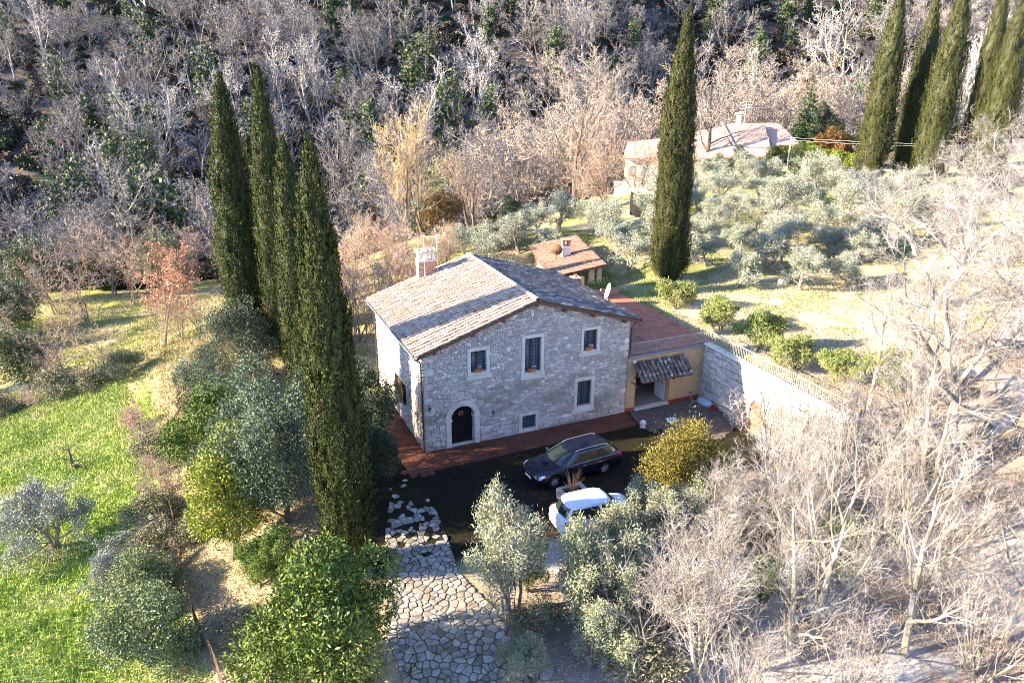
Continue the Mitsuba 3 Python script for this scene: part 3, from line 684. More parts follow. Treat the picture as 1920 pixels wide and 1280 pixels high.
# retaining wall, towards the camera from the garage corner
rw = thing('retaining_wall', 'high rough stone retaining wall running from the garage corner past the forecourt', 'wall')
RW0, RW1 = -.02, -10.2
RWP = frame3((16.58, 0, 0), (0, -1, 0), (0, 0, 1), (-1, 0, 0))
niche = Polygon([(4.12, .0), (5.2, .0), (5.2, 1.35), (4.95, 1.72), (4.4, 1.75), (4.12, 1.45)])
wallpoly = sbox(0.02, -.4, 10.2, 3.30)
part(rw, 'core', poly_wall(wallpoly.difference(niche), .42, RWP), 'mortar')
rs = masonry(sbox(0.03, -.05, 10.2, 3.25), [niche.buffer(.02)], rng, lambda v: (.34, .1), lambda v: (.48, .22), gap=.014, wave=.05)
lay_stones(rw, rs, RWP, .05, rng, n_parts=260, bevel=.03, bsdf='palestone')
for k in range(11): part(rw, 'coping', bx(16.50, 17.02, -.0 - (k + 1) * .93 + .008, -.0 - k * .93, 3.30, 3.385, .015), 'travertine')
nd = part(rw, 'niche_back', (lambda m: (RWP(m[0][:, 0], m[0][:, 1], -.16 - m[0][:, 2]), m[1]))(extrude(niche.buffer(.03), .05)), 'rusty', label='rust brown boarded niche')
def f_rust(p, n, uv):
    g = fbm(p.x * 5, p.y * 5, p.z * 3, 4)
    return mix((.34, .18, .09), (.16, .085, .05), sstep(.35, .7, g))
mat('rusty', mikit.proc(f_rust), .9, .15)
for i in range(5):
    z1 = [1.42, 1.66, 1.71, 1.69, 1.33][i]; part(nd, 'board', (lambda m: (RWP(m[0][:, 0], m[0][:, 1], -.10 - m[0][:, 2]), m[1]))(extrude(sbox(4.15 + i * .206, .02, 4.345 + i * .206, z1), .05)), 'rusty')
def railing(name, label, p0, p1, z, h, step, post=1.6, group=None):
    k = thing(name, label, 'railing', group); p0, p1 = np.array(p0, float), np.array(p1, float); Lr = np.linalg.norm(p1 - p0); d = (p1 - p0) / Lr
    up = np.array([0, 0, 1.0]); a = np.append(p0, z); dd = np.append(d, 0)
    part(k, 'top_rail', tube([a + up * h, a + dd * Lr + up * h], .022, 6), 'railpaint')
    part(k, 'bottom_rail', tube([a + up * .10, a + dd * Lr + up * .10], .014, 5), 'railpaint')
    n = int(Lr / step)
    for i in range(n + 1):
        q = a + dd * Lr * i / n
        isp = i % int(round(post / step)) == 0 or i == n
        part(k, 'post' if isp else 'baluster', tube([q + up * (-.02 if isp else .10), q + up * h], .02 if isp else .0115, 5), 'railpaint')
mat('railpaint', (.42, .40, .37), .5, .4)
railing('railing', 'thin metal railing along the front edge of the red terrace', (11.72, .12), (16.70, .12), 3.345, .66, .125)
railing('railing', 'pale metal railing along the top of the stone retaining wall', (16.74, .06), (16.74, -10.0), 3.385, .74, .125)
# brick flower bed and small chimney at the back of the terrace
fb = thing('flower_bed', 'raised brick flower bed full of green plants at the back of the red terrace', 'flower bed')
part(fb, 'brick_kerb', cat(bx(15.0, 17.0, 9.9, 10.05, 3.34, 3.85), bx(15.0, 17.0, 10.9, 11.05, 3.2, 3.85), bx(15.0, 15.15, 10.053, 10.897, 3.3, 3.847), bx(16.85, 17.0, 10.053, 10.897, 3.3, 3.847)), 'brick')
part(fb, 'soil', bx(15.15, 16.85, 10.05, 10.9, 3.3, 3.78), 'soil')
mat('soil', (.06, .045, .03), .95, .1)
r2 = np.random.default_rng(8); n = 1400
part(fb, 'plants', *leaves_mesh(np.stack([r2.uniform(15.0, 17.0, n), r2.uniform(9.9, 11.0, n), 3.8 + r2.gamma(2, .09, n)], 1), r2, .16, .05, [(.16, .22, .04), (.10, .17, .03), (.22, .26, .08)], up=.6), kind='stuff')
bc = thing('brick_chimney', 'short square brick chimney rising behind the right roof slope', 'chimney')
_gz = 3.3
m = trimesh.convex.convex_hull(np.array([[12.9 + sx * w, 8.7 + sy * w, z] for sx in (-1, 1) for sy in (-1, 1) for w, z in ((.36, _gz), (.36, 4.7), (.24, 5.25))]))
part(bc, 'shaft', (np.array(m.vertices), np.array(m.faces)), 'brick'); part(bc, 'cap', bx(12.6, 13.2, 8.4, 9.0, 5.25, 5.33, .012), 'travertine'); part(bc, 'flue', xf(lathe([(0, 0), (.12, 0), (.11, .16), (.09, .16), (.09, .02), (0, .02)], 12), (12.9, 8.7, 5.33)), 'terracotta')

# ------------------------------------------------------------------ red pavement, flagstone drive, paving
def tiles_in(poly, step, z, th, rng, gap=.006, rot=0.0, jz=.002, jit=0.0):
    out, uvs = [], []; x0, y0, x1, y1 = poly.bounds
    for x in np.arange(x0 - step, x1 + step, step):
        for y in np.arange(y0 - step, y1 + step, step):
            g = sbox(x + gap, y + gap, x + step - gap, y + step - gap).intersection(poly)
            if g.is_empty or g.geom_type != 'Polygon' or g.area < .15 * step * step: continue
            m = extrude(g, th + rng.uniform(-jz, jz), z); out.append(m); uvs.append(np.tile(rng.random(2), (len(m[0]), 1)))
    return out, uvs
pav = Polygon([(-1.36, -1.80), (11.35, -1.60), (11.6, 0), (0, 0), (0, 5.6), (-1.15, 5.6)])
m = extrude(pav.buffer(.0), .10, -.045)
pv = struct('pavement', m, 'cottoshade', uv=np.tile([.2, .2], (len(m[0]), 1)), label='red terracotta pavement along the front of the stone house', cat='pavement')
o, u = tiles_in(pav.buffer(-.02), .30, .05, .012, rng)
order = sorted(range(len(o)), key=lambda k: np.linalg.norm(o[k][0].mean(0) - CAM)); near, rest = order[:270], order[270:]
for k in near: part(pv, 'tile', o[k], 'cottoshade', uv=u[k])
part(pv, 'tile_field', cat(*[o[k] for k in rest]), 'cottoshade', uv=np.vstack([u[k] for k in rest]), kind='stuff')
for i, (x, y, a, c) in enumerate(((-1.18, -1.92, .3, .8), (-.72, -2.0, -.2, .9), (-1.5, -1.45, .7, .75), (-.35, -1.96, .1, .95))):
    m = xf(bx(-.17, .17, -.15, .15, 0, .06, .008), (x, y, .02), a, rx=.08 * (i - 1)); part(pv, 'loose_tile', m, 'cottoshade', uv=np.tile([1., c], (len(m[0]), 1)))
# flagstones
drive = Polygon([(-5.6, -19), (-5.05, -13.6), (-5.0, -11), (-4.45, -9.2), (-3.6, -5.8), (-2.9, -3.6), (-2.5, -2.4), (-1.6, -1.95), (-1.1, -3.0), (-1.1, -5), (-1.25, -6.8), (-1.6, -9.2), (-1.3, -10.8), (-1.05, -11.9), (-1.35, -13.6), (-1.2, -19)])
dv, df = extrude(drive, .04, 0); keep = dv[:, 2] > -1
ss = trimesh.Trimesh(dv, df).subdivide_to_size(.5); dv, df = np.array(ss.vertices), np.array(ss.faces)
dv[:, 2] += ground_z(dv[:, 0], dv[:, 1]) - .02
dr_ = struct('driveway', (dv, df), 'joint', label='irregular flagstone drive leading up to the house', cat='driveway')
def f_joint(p, n, uv): return mix((.13, .11, .08), (.085, .10, .035), sstep(.4, .65, fbm(p.x * 2, p.y * 2, 0, 3))) * (1 - .8 * sstep(-9.5, -5.5, p.y + 2.5 * fbm(p.x, p.y, 2, 2)))  # soil joints, darkened further towards the house to paint in its shade
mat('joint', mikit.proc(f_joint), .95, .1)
pts = []; r4 = np.random.default_rng(31)
x0, y0, x1, y1 = drive.bounds
for x in np.arange(x0 - 1, x1 + 1, .29):
    for y in np.arange(y0 - 1, y1 + 1, .25): (r4.random() < .86) and pts.append((x + r4.uniform(-.15, .15) + (.145 if int(round((y - y0) / .25)) % 2 else 0), y + r4.uniform(-.12, .12)))
vor = Voronoi(np.array(pts)); fl = []; r7 = np.random.default_rng(5)
for reg in vor.point_region:
    rr = vor.regions[reg]
    if -1 in rr or len(rr) < 3: continue
    g = Polygon(vor.vertices[rr]).intersection(drive)
    if g.is_empty or r7.random() < np.clip((g.centroid.y + 8.0) / 7.0, 0, .72) : continue    # stones thinned over soil towards the house, darkening its shaded end
    if g.geom_type != 'Polygon' or g.is_empty: continue
    g = g.buffer(-.014 * r4.uniform(.7, 1.6), join_style=2)
    if g.is_empty or g.geom_type != 'Polygon' or g.area < .015: continue
    g = g.buffer(-.03).buffer(.03, quad_segs=1).simplify(.012)
    if g.geom_type == 'Polygon' and not g.is_empty: fl.append(np.array(g.exterior.coords)[:-1])
fl.sort(key=lambda r: np.linalg.norm(np.append(r.mean(0), 0) - CAM))
FLAT = lambda u, v, d: np.stack([u, v, d], 1)
rest_m, rest_u = [], []
for i, r in enumerate(fl):
    m = stone_mesh(r, FLAT, .032, r4, bevel=.02, back=-.03); v = m[0]; v[:, 2] += ground_z(r[:, 0].mean(), r[:, 1].mean()) + .022
    uv = np.tile(r4.random(2), (len(v), 1))
    if i < 300: part(dr_, 'flagstone', (v, m[1]), 'flagstone', uv=uv)
    else: rest_m.append((v, m[1])); rest_u.append(uv)
if rest_m: part(dr_, 'small_flagstones', cat(*rest_m), 'flagstone', uv=np.vstack(rest_u), kind='stuff')
# herringbone setts in front of the garage
apr = Polygon([(11.75, -.12), (16.5, -.12), (16.5, -3.6), (14.5, -4.6), (11.9, -3.4), (11.4, -1.9)])
sm, su = [], []
for i in range(-30, 60):
    for j in range(-30, 60):
        for hv in (0, 1):
            a, b = i * .2 + (j % 2) * 0, j * .2
            cx, cy = 11 + (i + j) * .10 + (0 if hv == 0 else .1), -5 + (j - i) * .10 + (0 if hv == 0 else .05)
            if not (11.2 < cx < 16.6 and -4.7 < cy < 0): continue
            if not apr.contains(Point(cx, cy)): continue
            s = (.092, .044) if hv == 0 else (.044, .092)
            sm.append(bx(cx - s[0], cx + s[0], cy - s[1], cy + s[1], -.03, .028 + rng.uniform(-.004, .004))); su.append(np.tile(rng.random(2) * [.5, 1], (8, 1)))
m = extrude(apr.buffer(.05), .05, -.035)
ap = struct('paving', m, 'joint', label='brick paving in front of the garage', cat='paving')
def f_sett(p, n, uv): return mix((.16, .135, .115), (.10, .082, .072), uv.x * 2) * (.7 + .6 * fbm(p.x * 9, p.y * 9, 0, 2))
mat('sett', mikit.proc(f_sett), .9, .2)
part(ap, 'setts', cat(*sm), 'sett', uv=np.vstack(su), kind='stuff')
# ------------------------------------------------------------------ small things in the yard
single('access_cover', 'white square cover slab lying in the paving before the garage', 'cover', xf(bx(-.3, .3, -.26, .26, 0, .05, .012), (13.38, -1.85, .02), -.25), 'whitestone')
mat('whitestone', (.66, .65, .62), .8, .2)
gt = thing('drain_grate', 'dark iron drain grate in the paving', 'drain')
part(gt, 'frame', xf(cat(bx(-.3, .3, -.3, -.26, 0, .045), bx(-.3, .3, .26, .3, 0, .045), bx(-.3, -.26, -.26, .26, 0, .045), bx(.26, .3, -.26, .26, 0, .045)), (12.0, -2.8, .01), .2), 'iron')
for i in range(9): part(gt, 'bar', xf(bx(-.24 + i * .056, -.215 + i * .056, -.258, .258, .01, .042), (12.0, -2.8, .01), .2), 'iron')
def rock(rng, s, sub=2, flat=.7):
    v, f = ball(1, sub); v = v * [1, 1, flat] * s; v = v * (.72 + .56 * meshkit.fbm(v / np.max(s) * 1.3 + rng.random(3) * 50, 3)[:, None]); return v, f
mb = thing('stone_ball', 'small pale stone ball on its base at the right end of the red pavement', 'stone ball')
part(mb, 'ball', xf(ball(.17, 3), (11.49, -1.87, .24)), 'whitestone', True); part(mb, 'base', xf(lathe([(0, 0), (.15, 0), (.13, .06), (.10, .1), (0, .1)], 16), (11.49, -1.87, 0)), 'whitestone')
hs = thing('garden_hose', 'pale garden hose coiled on the wall and trailing over the paving', 'hose')
pts = [(16.46 + .02 * math.sin(t * 3) - .02 * t / 30, -.32 + .22 * math.cos(t), .95 + .42 * math.sin(t) + .01 * t) for t in np.linspace(0, 2 * np.pi * 5, 90)]
part(hs, 'coil', tube(pts, .017, 6), 'hosepaint')
mat('hosepaint', (.55, .52, .44), .5, .4)
pts = [(16.44, -.12, .55), (16.3, -.25, .15), (16.1, -.35, .035), (15.8, -.45, .03), (15.5, -.62, .03), (15.35, -.85, .03), (15.6, -.98, .03), (16.0, -.9, .03), (16.15, -.65, .035), (15.95, -.4, .04), (15.86, -.25, .06), (15.84, -.13, .35)]
from scipy.interpolate import CubicSpline
cs = CubicSpline(np.arange(len(pts)), np.array(pts)); part(hs, 'trail', tube(cs(np.linspace(0, len(pts) - 1, 70)), .017, 6), 'hosepaint')
sk = rock(np.random.default_rng(4), np.array([.28, .62, .24]), 3, 1); sk = (sk[0], sk[1])
single('plastic_sack', 'pale blue plastic sack lying against the foot of the retaining wall', 'sack', xf(sk, (16.2, -1.0, .17), .15), 'sackblue', smooth=True)
mat('sackblue', (.42, .52, .62), .4, .4)
rp = thing('plant_pot', 'small red plant pot at the foot of the stone retaining wall', 'pot')
part(rp, 'pot', xf(lathe([(0, 0), (.13, 0), (.18, .28), (.15, .28), (.12, .1), (0, .1)], 16), (16.2, -1.75, .01)), 'redpot'); part(rp, 'soil', xf(lathe([(0, .1), (.14, .1), (.16, .24), (0, .25)], 12), (16.2, -1.75, .012)), 'soil')
mat('redpot', (.50, .03, .03), .5, .3)
pl = thing('stone_planter', 'rectangular stone planter with a dry plant, behind the white car', 'planter')
g = sbox(-.62, -.36, .62, .36).difference(sbox(-.45, -.22, .45, .22))
part(pl, 'trough', xf(extrude(g, .5), (4.8, -6.42, 0), .03), 'graystone'); part(pl, 'soil', xf(bx(-.45, .45, -.22, .22, .1, .42), (4.8, -6.42, 0), .03), 'soil')
def f_gray(p, n, uv): return mix((.40, .38, .35), (.22, .21, .19), fbm(p.x * 4, p.y * 4, p.z * 4, 4))
mat('graystone', mikit.proc(f_gray), .9, .2)
r5 = np.random.default_rng(15)
part(pl, 'dry_stems', cat(*[tube([(4.8 + a * .1, -6.4 + b * .1, .4), (4.8 + a * .28, -6.4 + b * .25, .85 + .2 * c), (4.8 + a * .5, -6.4 + b * .45, 1.15 + .3 * c)], [.012, .009, .004], 4) for a, b, c in r5.uniform(-1, 1, (34, 3))]), 'bark', color=np.tile([.30, .20, .13], (34 * 14, 1)), kind='stuff')
r6 = np.random.default_rng(12)
for i, (x, y, s) in enumerate(((-1.35, -14.15, .42), (-1.05, -14.75, .36), (-1.35, -13.35, .24), (-1.2, -12.7, .2), (-.75, -15.1, .3), (-1.0, -12.1, .18))):
    single('boulder', ['large pale boulder edging the flagstone drive', 'second pale boulder edging the drive, nearer the camera', 'flat stone edging the drive above the large boulder', 'small stone edging the drive', 'rounded stone at the bottom edge of the drive border', 'smallest stone edging the drive, under the olive'][i], 'boulder',
           xf(rock(r6, np.array([s, s * .75, s * .5])), (x, y, float(ground_z(x, y)) + s * .12), r6.uniform(0, 3)), 'graystone', 'stones edging the flagstone drive', uv=None)
for i, (x, y) in enumerate(((-8.6, -8.9),)):
    single('boulder', 'lone grey stone on the dry bank beside the wire fence', 'boulder', xf(rock(r6, np.array([.22, .18, .14])), (x, y, float(ground_z(x, y)) + .05)), 'graystone')
# rusty wire fence down the left bank
fe = thing('wire_fence', 'rusty wire mesh fence running down the left bank beside the dry grass', 'fence')
FPT = np.array([(-14.2, 19.5), (-13.6, 15), (-12.9, 9.5), (-11.95, 3), (-11.7, .6), (-11.45, -3), (-11.05, -6.1), (-10.6, -8.3), (-10.3, -10.4), (-10.0, -13)])
fs = CubicSpline(np.arange(len(FPT)), FPT); fp = fs(np.linspace(0, len(FPT) - 1, 120)); fz = ground_z(fp[:, 0], fp[:, 1])
for i in range(0, 120, 7): part(fe, 'post', tube([(fp[i, 0], fp[i, 1], fz[i] - .1), (fp[i, 0], fp[i, 1], fz[i] + .95)], .035, 6), 'rusty')
wires = [tube(np.column_stack([fp, fz + h]), .009, 4) for h in np.arange(.06, .92, .095)]
dense = fs(np.linspace(0, len(FPT) - 1, 420)); dz = ground_z(dense[:, 0], dense[:, 1])
wires += [tube([(p[0], p[1], z + .05), (p[0], p[1], z + .9)], .007, 3, False) for p, z in zip(dense, dz)]
part(fe, 'wire_mesh', cat(*wires), 'oldwire', kind='stuff')
mat('oldwire', (.13, .095, .075), .8, .2)

# ------------------------------------------------------------------ cars
def ring_pts(x0, x1, hw, n=36, p=4.5, nose=.10):
    t = np.linspace(0, 2 * np.pi, n, endpoint=False); c, s = np.cos(t), np.sin(t)
    X = np.sign(c) * np.abs(c) ** (2 / p); Y = np.sign(s) * np.abs(s) ** (2 / p)
    xx = (x0 + x1) / 2 + X * (x1 - x0) / 2 - nose * (Y ** 2) * np.sign(X) * np.abs(X) ** 3
    return np.stack([xx, Y * hw], 1)
def loft(rings):
    n = len(rings[0]); V = np.vstack(rings); F = []
    i = np.arange(n); j = (i + 1) % n
    for k in range(len(rings) - 1): F.append(np.stack([i + k * n, j + k * n, j + (k + 1) * n, i + (k + 1) * n], 1))
    F = np.vstack(F); F = np.vstack([F[:, [0, 1, 2]], F[:, [0, 2, 3]]])
    V = np.vstack([V, rings[0].mean(0), rings[-1].mean(0)])
    F = np.vstack([F, np.stack([j, i, i * 0 + len(V) - 2], 1), np.stack([i + (len(rings) - 1) * n, j + (len(rings) - 1) * n, i * 0 + len(V) - 1], 1)])
    return V, F
def wheel(parent, x, y, r, w, tr, name='wheel'):
    s = 1 if y > 0 else -1
    prof = [(r * .64, -w / 2), (r * .93, -w / 2), (r, -w * .36), (r, w * .36), (r * .93, w / 2), (r * .64, w / 2), (r * .64, -w / 2)]
    L = lambda m: (np.stack([m[0][:, 0] + x, y + s * m[0][:, 2], m[0][:, 1] + r], 1), m[1])
    k = part(parent, name, tr(L(lathe(prof, 28))), 'tyre')
    return k, L
mat('tyre', (.012, .012, .012), .85, .2)
mat('rimsilver', (.55, .56, .58), .3, .6, metallic=.6)
def make_car(name, label, pos, rz, P, paint):
    k = thing(name, label, 'car')
    c, s = math.cos(rz), math.sin(rz); R = np.array([[c, -s, 0], [s, c, 0], [0, 0, 1]])
    tr = lambda m: (np.asarray(m[0]) @ R.T + pos, m[1])
    Lh, hw, zb, belt, top = P['len'] / 2, P['hw'], .20, P['belt'], P['top']
    # lower body: stations along x with (half width, sill, deck height in the middle, shoulder drop)
    st = P['stations']; secs = []
    for x, w, z0, zt in st:
        w = w * hw
        pts = [(0, z0), (w * .80, z0), (w * .95, z0 + .05), (w, z0 + .17), (w * 1.0, z0 + .30 * (zt - z0) + .08), (w * .985, z0 + .62 * (zt - z0) + .03), (w * .955, zt - .105), (w * .91, zt - .045), (w * .82, zt - .012), (w * .5, zt + .012), (0, zt + .02)]
        pts = np.array(pts); full = np.vstack([pts, (pts[1:-1] * [-1, 1])[::-1]])
        secs.append(np.column_stack([np.full(len(full), x), full]))
    V, F = loft(secs)
    mm = m3.Manifold(m3.Mesh(V.astype(np.float32), F.astype(np.uint32)))
    if mm.volume() < 0: mm = m3.Manifold(m3.Mesh(V.astype(np.float32), F[:, ::-1].astype(np.uint32)))
    for x in P['axles']:
        cyl = m3.Manifold.cylinder(2.4, P['wr'] + .055, P['wr'] + .055, 36).rotate([90, 0, 0]).translate([x, 1.2, P['wr'] + .01])
        inner = m3.Manifold.cube([1.2, (hw - .26) * 2, 1.2], True).translate([x, 0, P['wr']])
        mm = mm - (cyl - inner)
    g = mm.to_mesh(); body = part(k, 'body', tr((np.array(g.vert_properties[:, :3]), np.array(g.tri_verts))), paint, 35)
    # glasshouse
    rings = []; lv = [(-.03, 0), (.3, .3), (.62, .62), (.9, .9)]
    prof = P['glass']      # (front x at belt, front x at roof, rear x at belt, rear x at roof)
    def gring(t, grow=0.0):
        tt = max(t, 0); x1 = prof[0] + (prof[1] - prof[0]) * tt + .06 * math.sin(tt * np.pi); x0 = prof[2] + (prof[3] - prof[2]) * tt - .03 * math.sin(tt * np.pi)
        h = (P['ghw'][0] + (P['ghw'][1] - P['ghw'][0]) * tt) + .02 * math.sin(tt * np.pi)
        q = ring_pts(x0 - grow, x1 + grow, h + grow, p=5.0, nose=.13)
        z = belt(q[:, 0]) * (1 - t) + (top - .06) * t
        return np.column_stack([q, z])
    part(k, 'windows', tr(loft([gring(t) for t in (-.05, .25, .55, .85, .96)])), 'carglass', 40)
    def crown(q, sc, dz): m = q.mean(0); return np.column_stack([(q[:, :2] - m[:2]) * sc + m[:2], q[:, 2] * 0 + dz + (q[:, 2] - q[:, 2].mean())])
    g0 = gring(.88, .012); g1 = gring(.96, .006); z1 = g1[:, 2].mean()
    roof = part(k, 'roof', tr(loft([g0, g1, crown(g1, .965, z1 + .028), crown(g1, .85, z1 + .048), crown(g1, .55, z1 + .062), crown(g1, .2, z1 + .066)])), P.get('roofpaint', paint), 40)
    def strip(idx, w, ts=(-.03, .3, .6, .9), grow=.010, m=paint, nm='pillar'):
        A, B = [], []
        for t in ts:
            q = gring(t, grow); n = len(q); a = idx % n; f0 = int(math.floor(a)); p = q[f0] + (q[(f0 + 1) % n] - q[f0]) * (a - f0)
            d = q[(f0 + 1) % n] - q[f0 - 1]; d /= np.linalg.norm(d); A.append(p - d * w / 2); B.append(p + d * w / 2)
        V = np.vstack([A, B]); h = len(ts); F = np.array([[i, i + 1, h + i + 1] for i in range(h - 1)] + [[i, h + i + 1, h + i] for i in range(h - 1)])
        part(k, nm, tr((V, F)), m)
    for a in P['pillars']:
        for b in (a, 36 - a): strip(b, P.get('pw', .09) if a not in (5.2,) else .11)
    # bright line under the side windows
    for sgn in (1, -1):
        line = []
        for x in np.linspace(prof[2] + .10, prof[0] - .28, 16): line.append((x, sgn * (P['ghw'][0] + .022), belt(np.array([x]))[0] + .015))
        part(k, 'window_trim', tr(tube(line, .013, 5)), P.get('trim', 'chrome'))
        if P.get('rails'):
            xs = np.linspace(prof[3] + .12, prof[1] - .10, 14); t = (xs - xs[0]) / (xs[-1] - xs[0])
            z = z1 + .055 + .05 * np.clip(np.sin(np.pi * t) * 3, 0, 1) - .012 * (2 * t - 1) ** 2
            part(k, 'roof_rail', tr(tube(np.column_stack([xs, xs * 0 + sgn * (P['ghw'][1] - .035), z]), .02, 6)), 'chrome')
            arc = [(prof[3] + .02, sgn * (P['ghw'][1] + .006), top - .14)] + [(x, sgn * (P['ghw'][1] + .03), top - .105) for x in np.linspace(prof[3] + .2, prof[1] - .1, 8)] + [(prof[0] - .32, sgn * (P['ghw'][0] + .018), belt(np.array([prof[0] - .3]))[0] + .03)]
            part(k, 'window_trim', tr(tube(arc, .011, 5)), 'chrome')
        xm = prof[0] - .38; zm = belt(np.array([xm]))[0]
        mr = part(k, 'mirror', tr(xf(ball(1, 2), (0, 0, 0))) if False else tr((ball(1, 2)[0] * [.075, .11, .075] + [xm, sgn * (hw + .06), zm + .08], ball(1, 2)[1])), paint, True)
        part(mr, 'arm', tr(tube([(xm, sgn * (hw - .08), zm + .02), (xm, sgn * (hw + .02), zm + .06)], .022, 5)), 'carblack')
        for xh in P['handles']: part(k, 'door_handle', tr(bx(xh - .1, xh + .1, sgn * (hw - .006) - .014, sgn * (hw - .006) + .014, belt(np.array([xh]))[0] - .16, belt(np.array([xh]))[0] - .13, .006)), P.get('trim', 'chrome'))
        for x in P['axles']:
            wk, L = wheel(k, x, sgn * (hw - .125), P['wr'], .21, tr)
            m = L(lathe([(0, .05), (P['wr'] * .15, .05), (P['wr'] * .2, .02), (P['wr'] * .6, .01), (P['wr'] * .66, .10), (P['wr'] * .63, .10), (P['wr'] * .55, -.02), (0, -.02)], 28)); part(wk, 'rim', tr(m), 'rimdark')
            for i in range(7):
                a = 2 * np.pi * i / 7; ca, sa = math.cos(a), math.sin(a)
                b = bx(.03, P['wr'] * .64, -.026, .026, .035, .075, .006); v = b[0]
                part(wk, 'spoke', tr(L((np.column_stack([v[:, 0] * ca - v[:, 1] * sa, v[:, 0] * sa + v[:, 1] * ca, v[:, 2]]), b[1]))), 'rimsilver')
        fx = P['front']; 
        hl = np.array([[fx[0], sgn * hw * .88, fx[1]], [fx[0] + .13, sgn * hw * .56, fx[1] - .03], [fx[0] + .15, sgn * hw * .56, fx[1] - .12], [fx[0] + .03, sgn * hw * .93, fx[1] - .11], [fx[0] - .22, sgn * hw * .965, fx[1] + .035], [fx[0] - .16, sgn * hw * .90, fx[1] + .06]])
        hv = np.vstack([hl, hl - [.10, sgn * .10, .03]]); hm = trimesh.convex.convex_hull(hv); part(k, 'headlight', tr((np.array(hm.vertices), np.array(hm.faces))), 'headlamp')
        tx = P['tail']; tm = trimesh.convex.convex_hull(np.array([[tx[0], sgn * hw * .95, tx[1]], [tx[0] + .30, sgn * hw * .992, tx[1] + .01], [tx[0] + .28, sgn * hw * .985, tx[1] + .12], [tx[0] + .03, sgn * hw * .92, tx[1] + .14], [tx[0] - .03, sgn * hw * .62, tx[1] + .12], [tx[0] - .035, sgn * hw * .62, tx[1] + .02], [tx[0] + .2, sgn * hw * .7, tx[1] + .05]])); part(k, 'tail_light', tr((np.array(tm.vertices), np.array(tm.faces))), 'taillamp')
    gx = P['front'][0] + .17
    gr = part(k, 'grille', tr(bx(gx - .06, gx + .02, -.28, .28, P['front'][1] - .34, P['front'][1] - .03, .02)), 'carblack')
    for i in range(5): part(gr, 'slat', tr(bx(gx + .018, gx + .032, -.26, .26, P['front'][1] - .32 + i * .062, P['front'][1] - .305 + i * .062)), 'chrome')
    part(k, 'number_plate', tr(bx(gx + .015, gx + .045, -.26, .26, P['front'][1] - .30, P['front'][1] - .19, .004)), 'whitepaint')
    rx = P['tail'][0]; part(k, 'rear_plate', tr(bx(rx - .075, rx - .03, -.26, .26, P['tail'][1] - .12, P['tail'][1] - .01, .004)), 'whitepaint')
    part(k, 'bumper_trim', tr(bx(gx - .10, gx + .025, -hw * .7, hw * .7, .22, .30, .02)), 'carblack')
    return k
mat('rimdark', (.06, .06, .065), .5, .5)
estate = dict(len=4.7, hw=.90, top=1.45, belt=lambda x: .935 + .0 * x - .018 * (x + .5), wr=.325, axles=(1.42, -1.32), ghw=(.83, .60), glass=(1.16, .30, -2.22, -1.72), pillars=(3.3, 7.6, 12.6, 14.9), handles=(-.15, -1.0), rails=True, front=(2.13, .69), tail=(-2.24, .80),
    stations=[(-2.36, .80, .34, .70), (-2.33, .90, .28, .86), (-2.24, .965, .24, .96), (-2.0, .99, .21, .985), (-1.3, 1, .19, .98), (-.4, 1, .19, .955), (.5, 1, .19, .935), (1.0, .995, .19, .92), (1.3, .99, .19, .90), (1.7, .97, .20, .85), (2.0, .94, .21, .78), (2.18, .87, .22, .71), (2.29, .74, .25, .63), (2.34, .60, .30, .54)])
city = dict(len=3.6, hw=.81, top=1.50, belt=lambda x: .97 - .02 * (x + .3), wr=.29, axles=(1.14, -1.16), ghw=(.76, .60), glass=(1.02, .42, -1.70, -1.42), pillars=(3.3, 8.4, 14.6), pw=.12, handles=(-.12,), trim='carblack', rails=False, front=(1.60, .74), tail=(-1.74, .82),
    stations=[(-1.81, .82, .34, .74), (-1.78, .92, .28, .93), (-1.66, .97, .24, 1.00), (-1.2, 1, .2, 1.0), (-.3, 1, .19, .975), (.5, 1, .19, .955), (.9, .99, .19, .93), (1.2, .975, .2, .90), (1.48, .93, .21, .84), (1.66, .86, .23, .75), (1.76, .72, .27, .62), (1.80, .58, .31, .54)])
make_car('estate_car', 'dark navy estate car with pale roof rails parked before the stone house', (5.82, -4.42, .0), math.radians(183.5), estate, 'carpaint')
make_car('hatchback_car', 'small white hatchback parked behind the olive shrubs', (4.72, -8.55, .0), math.radians(-2), city, 'carwhite')

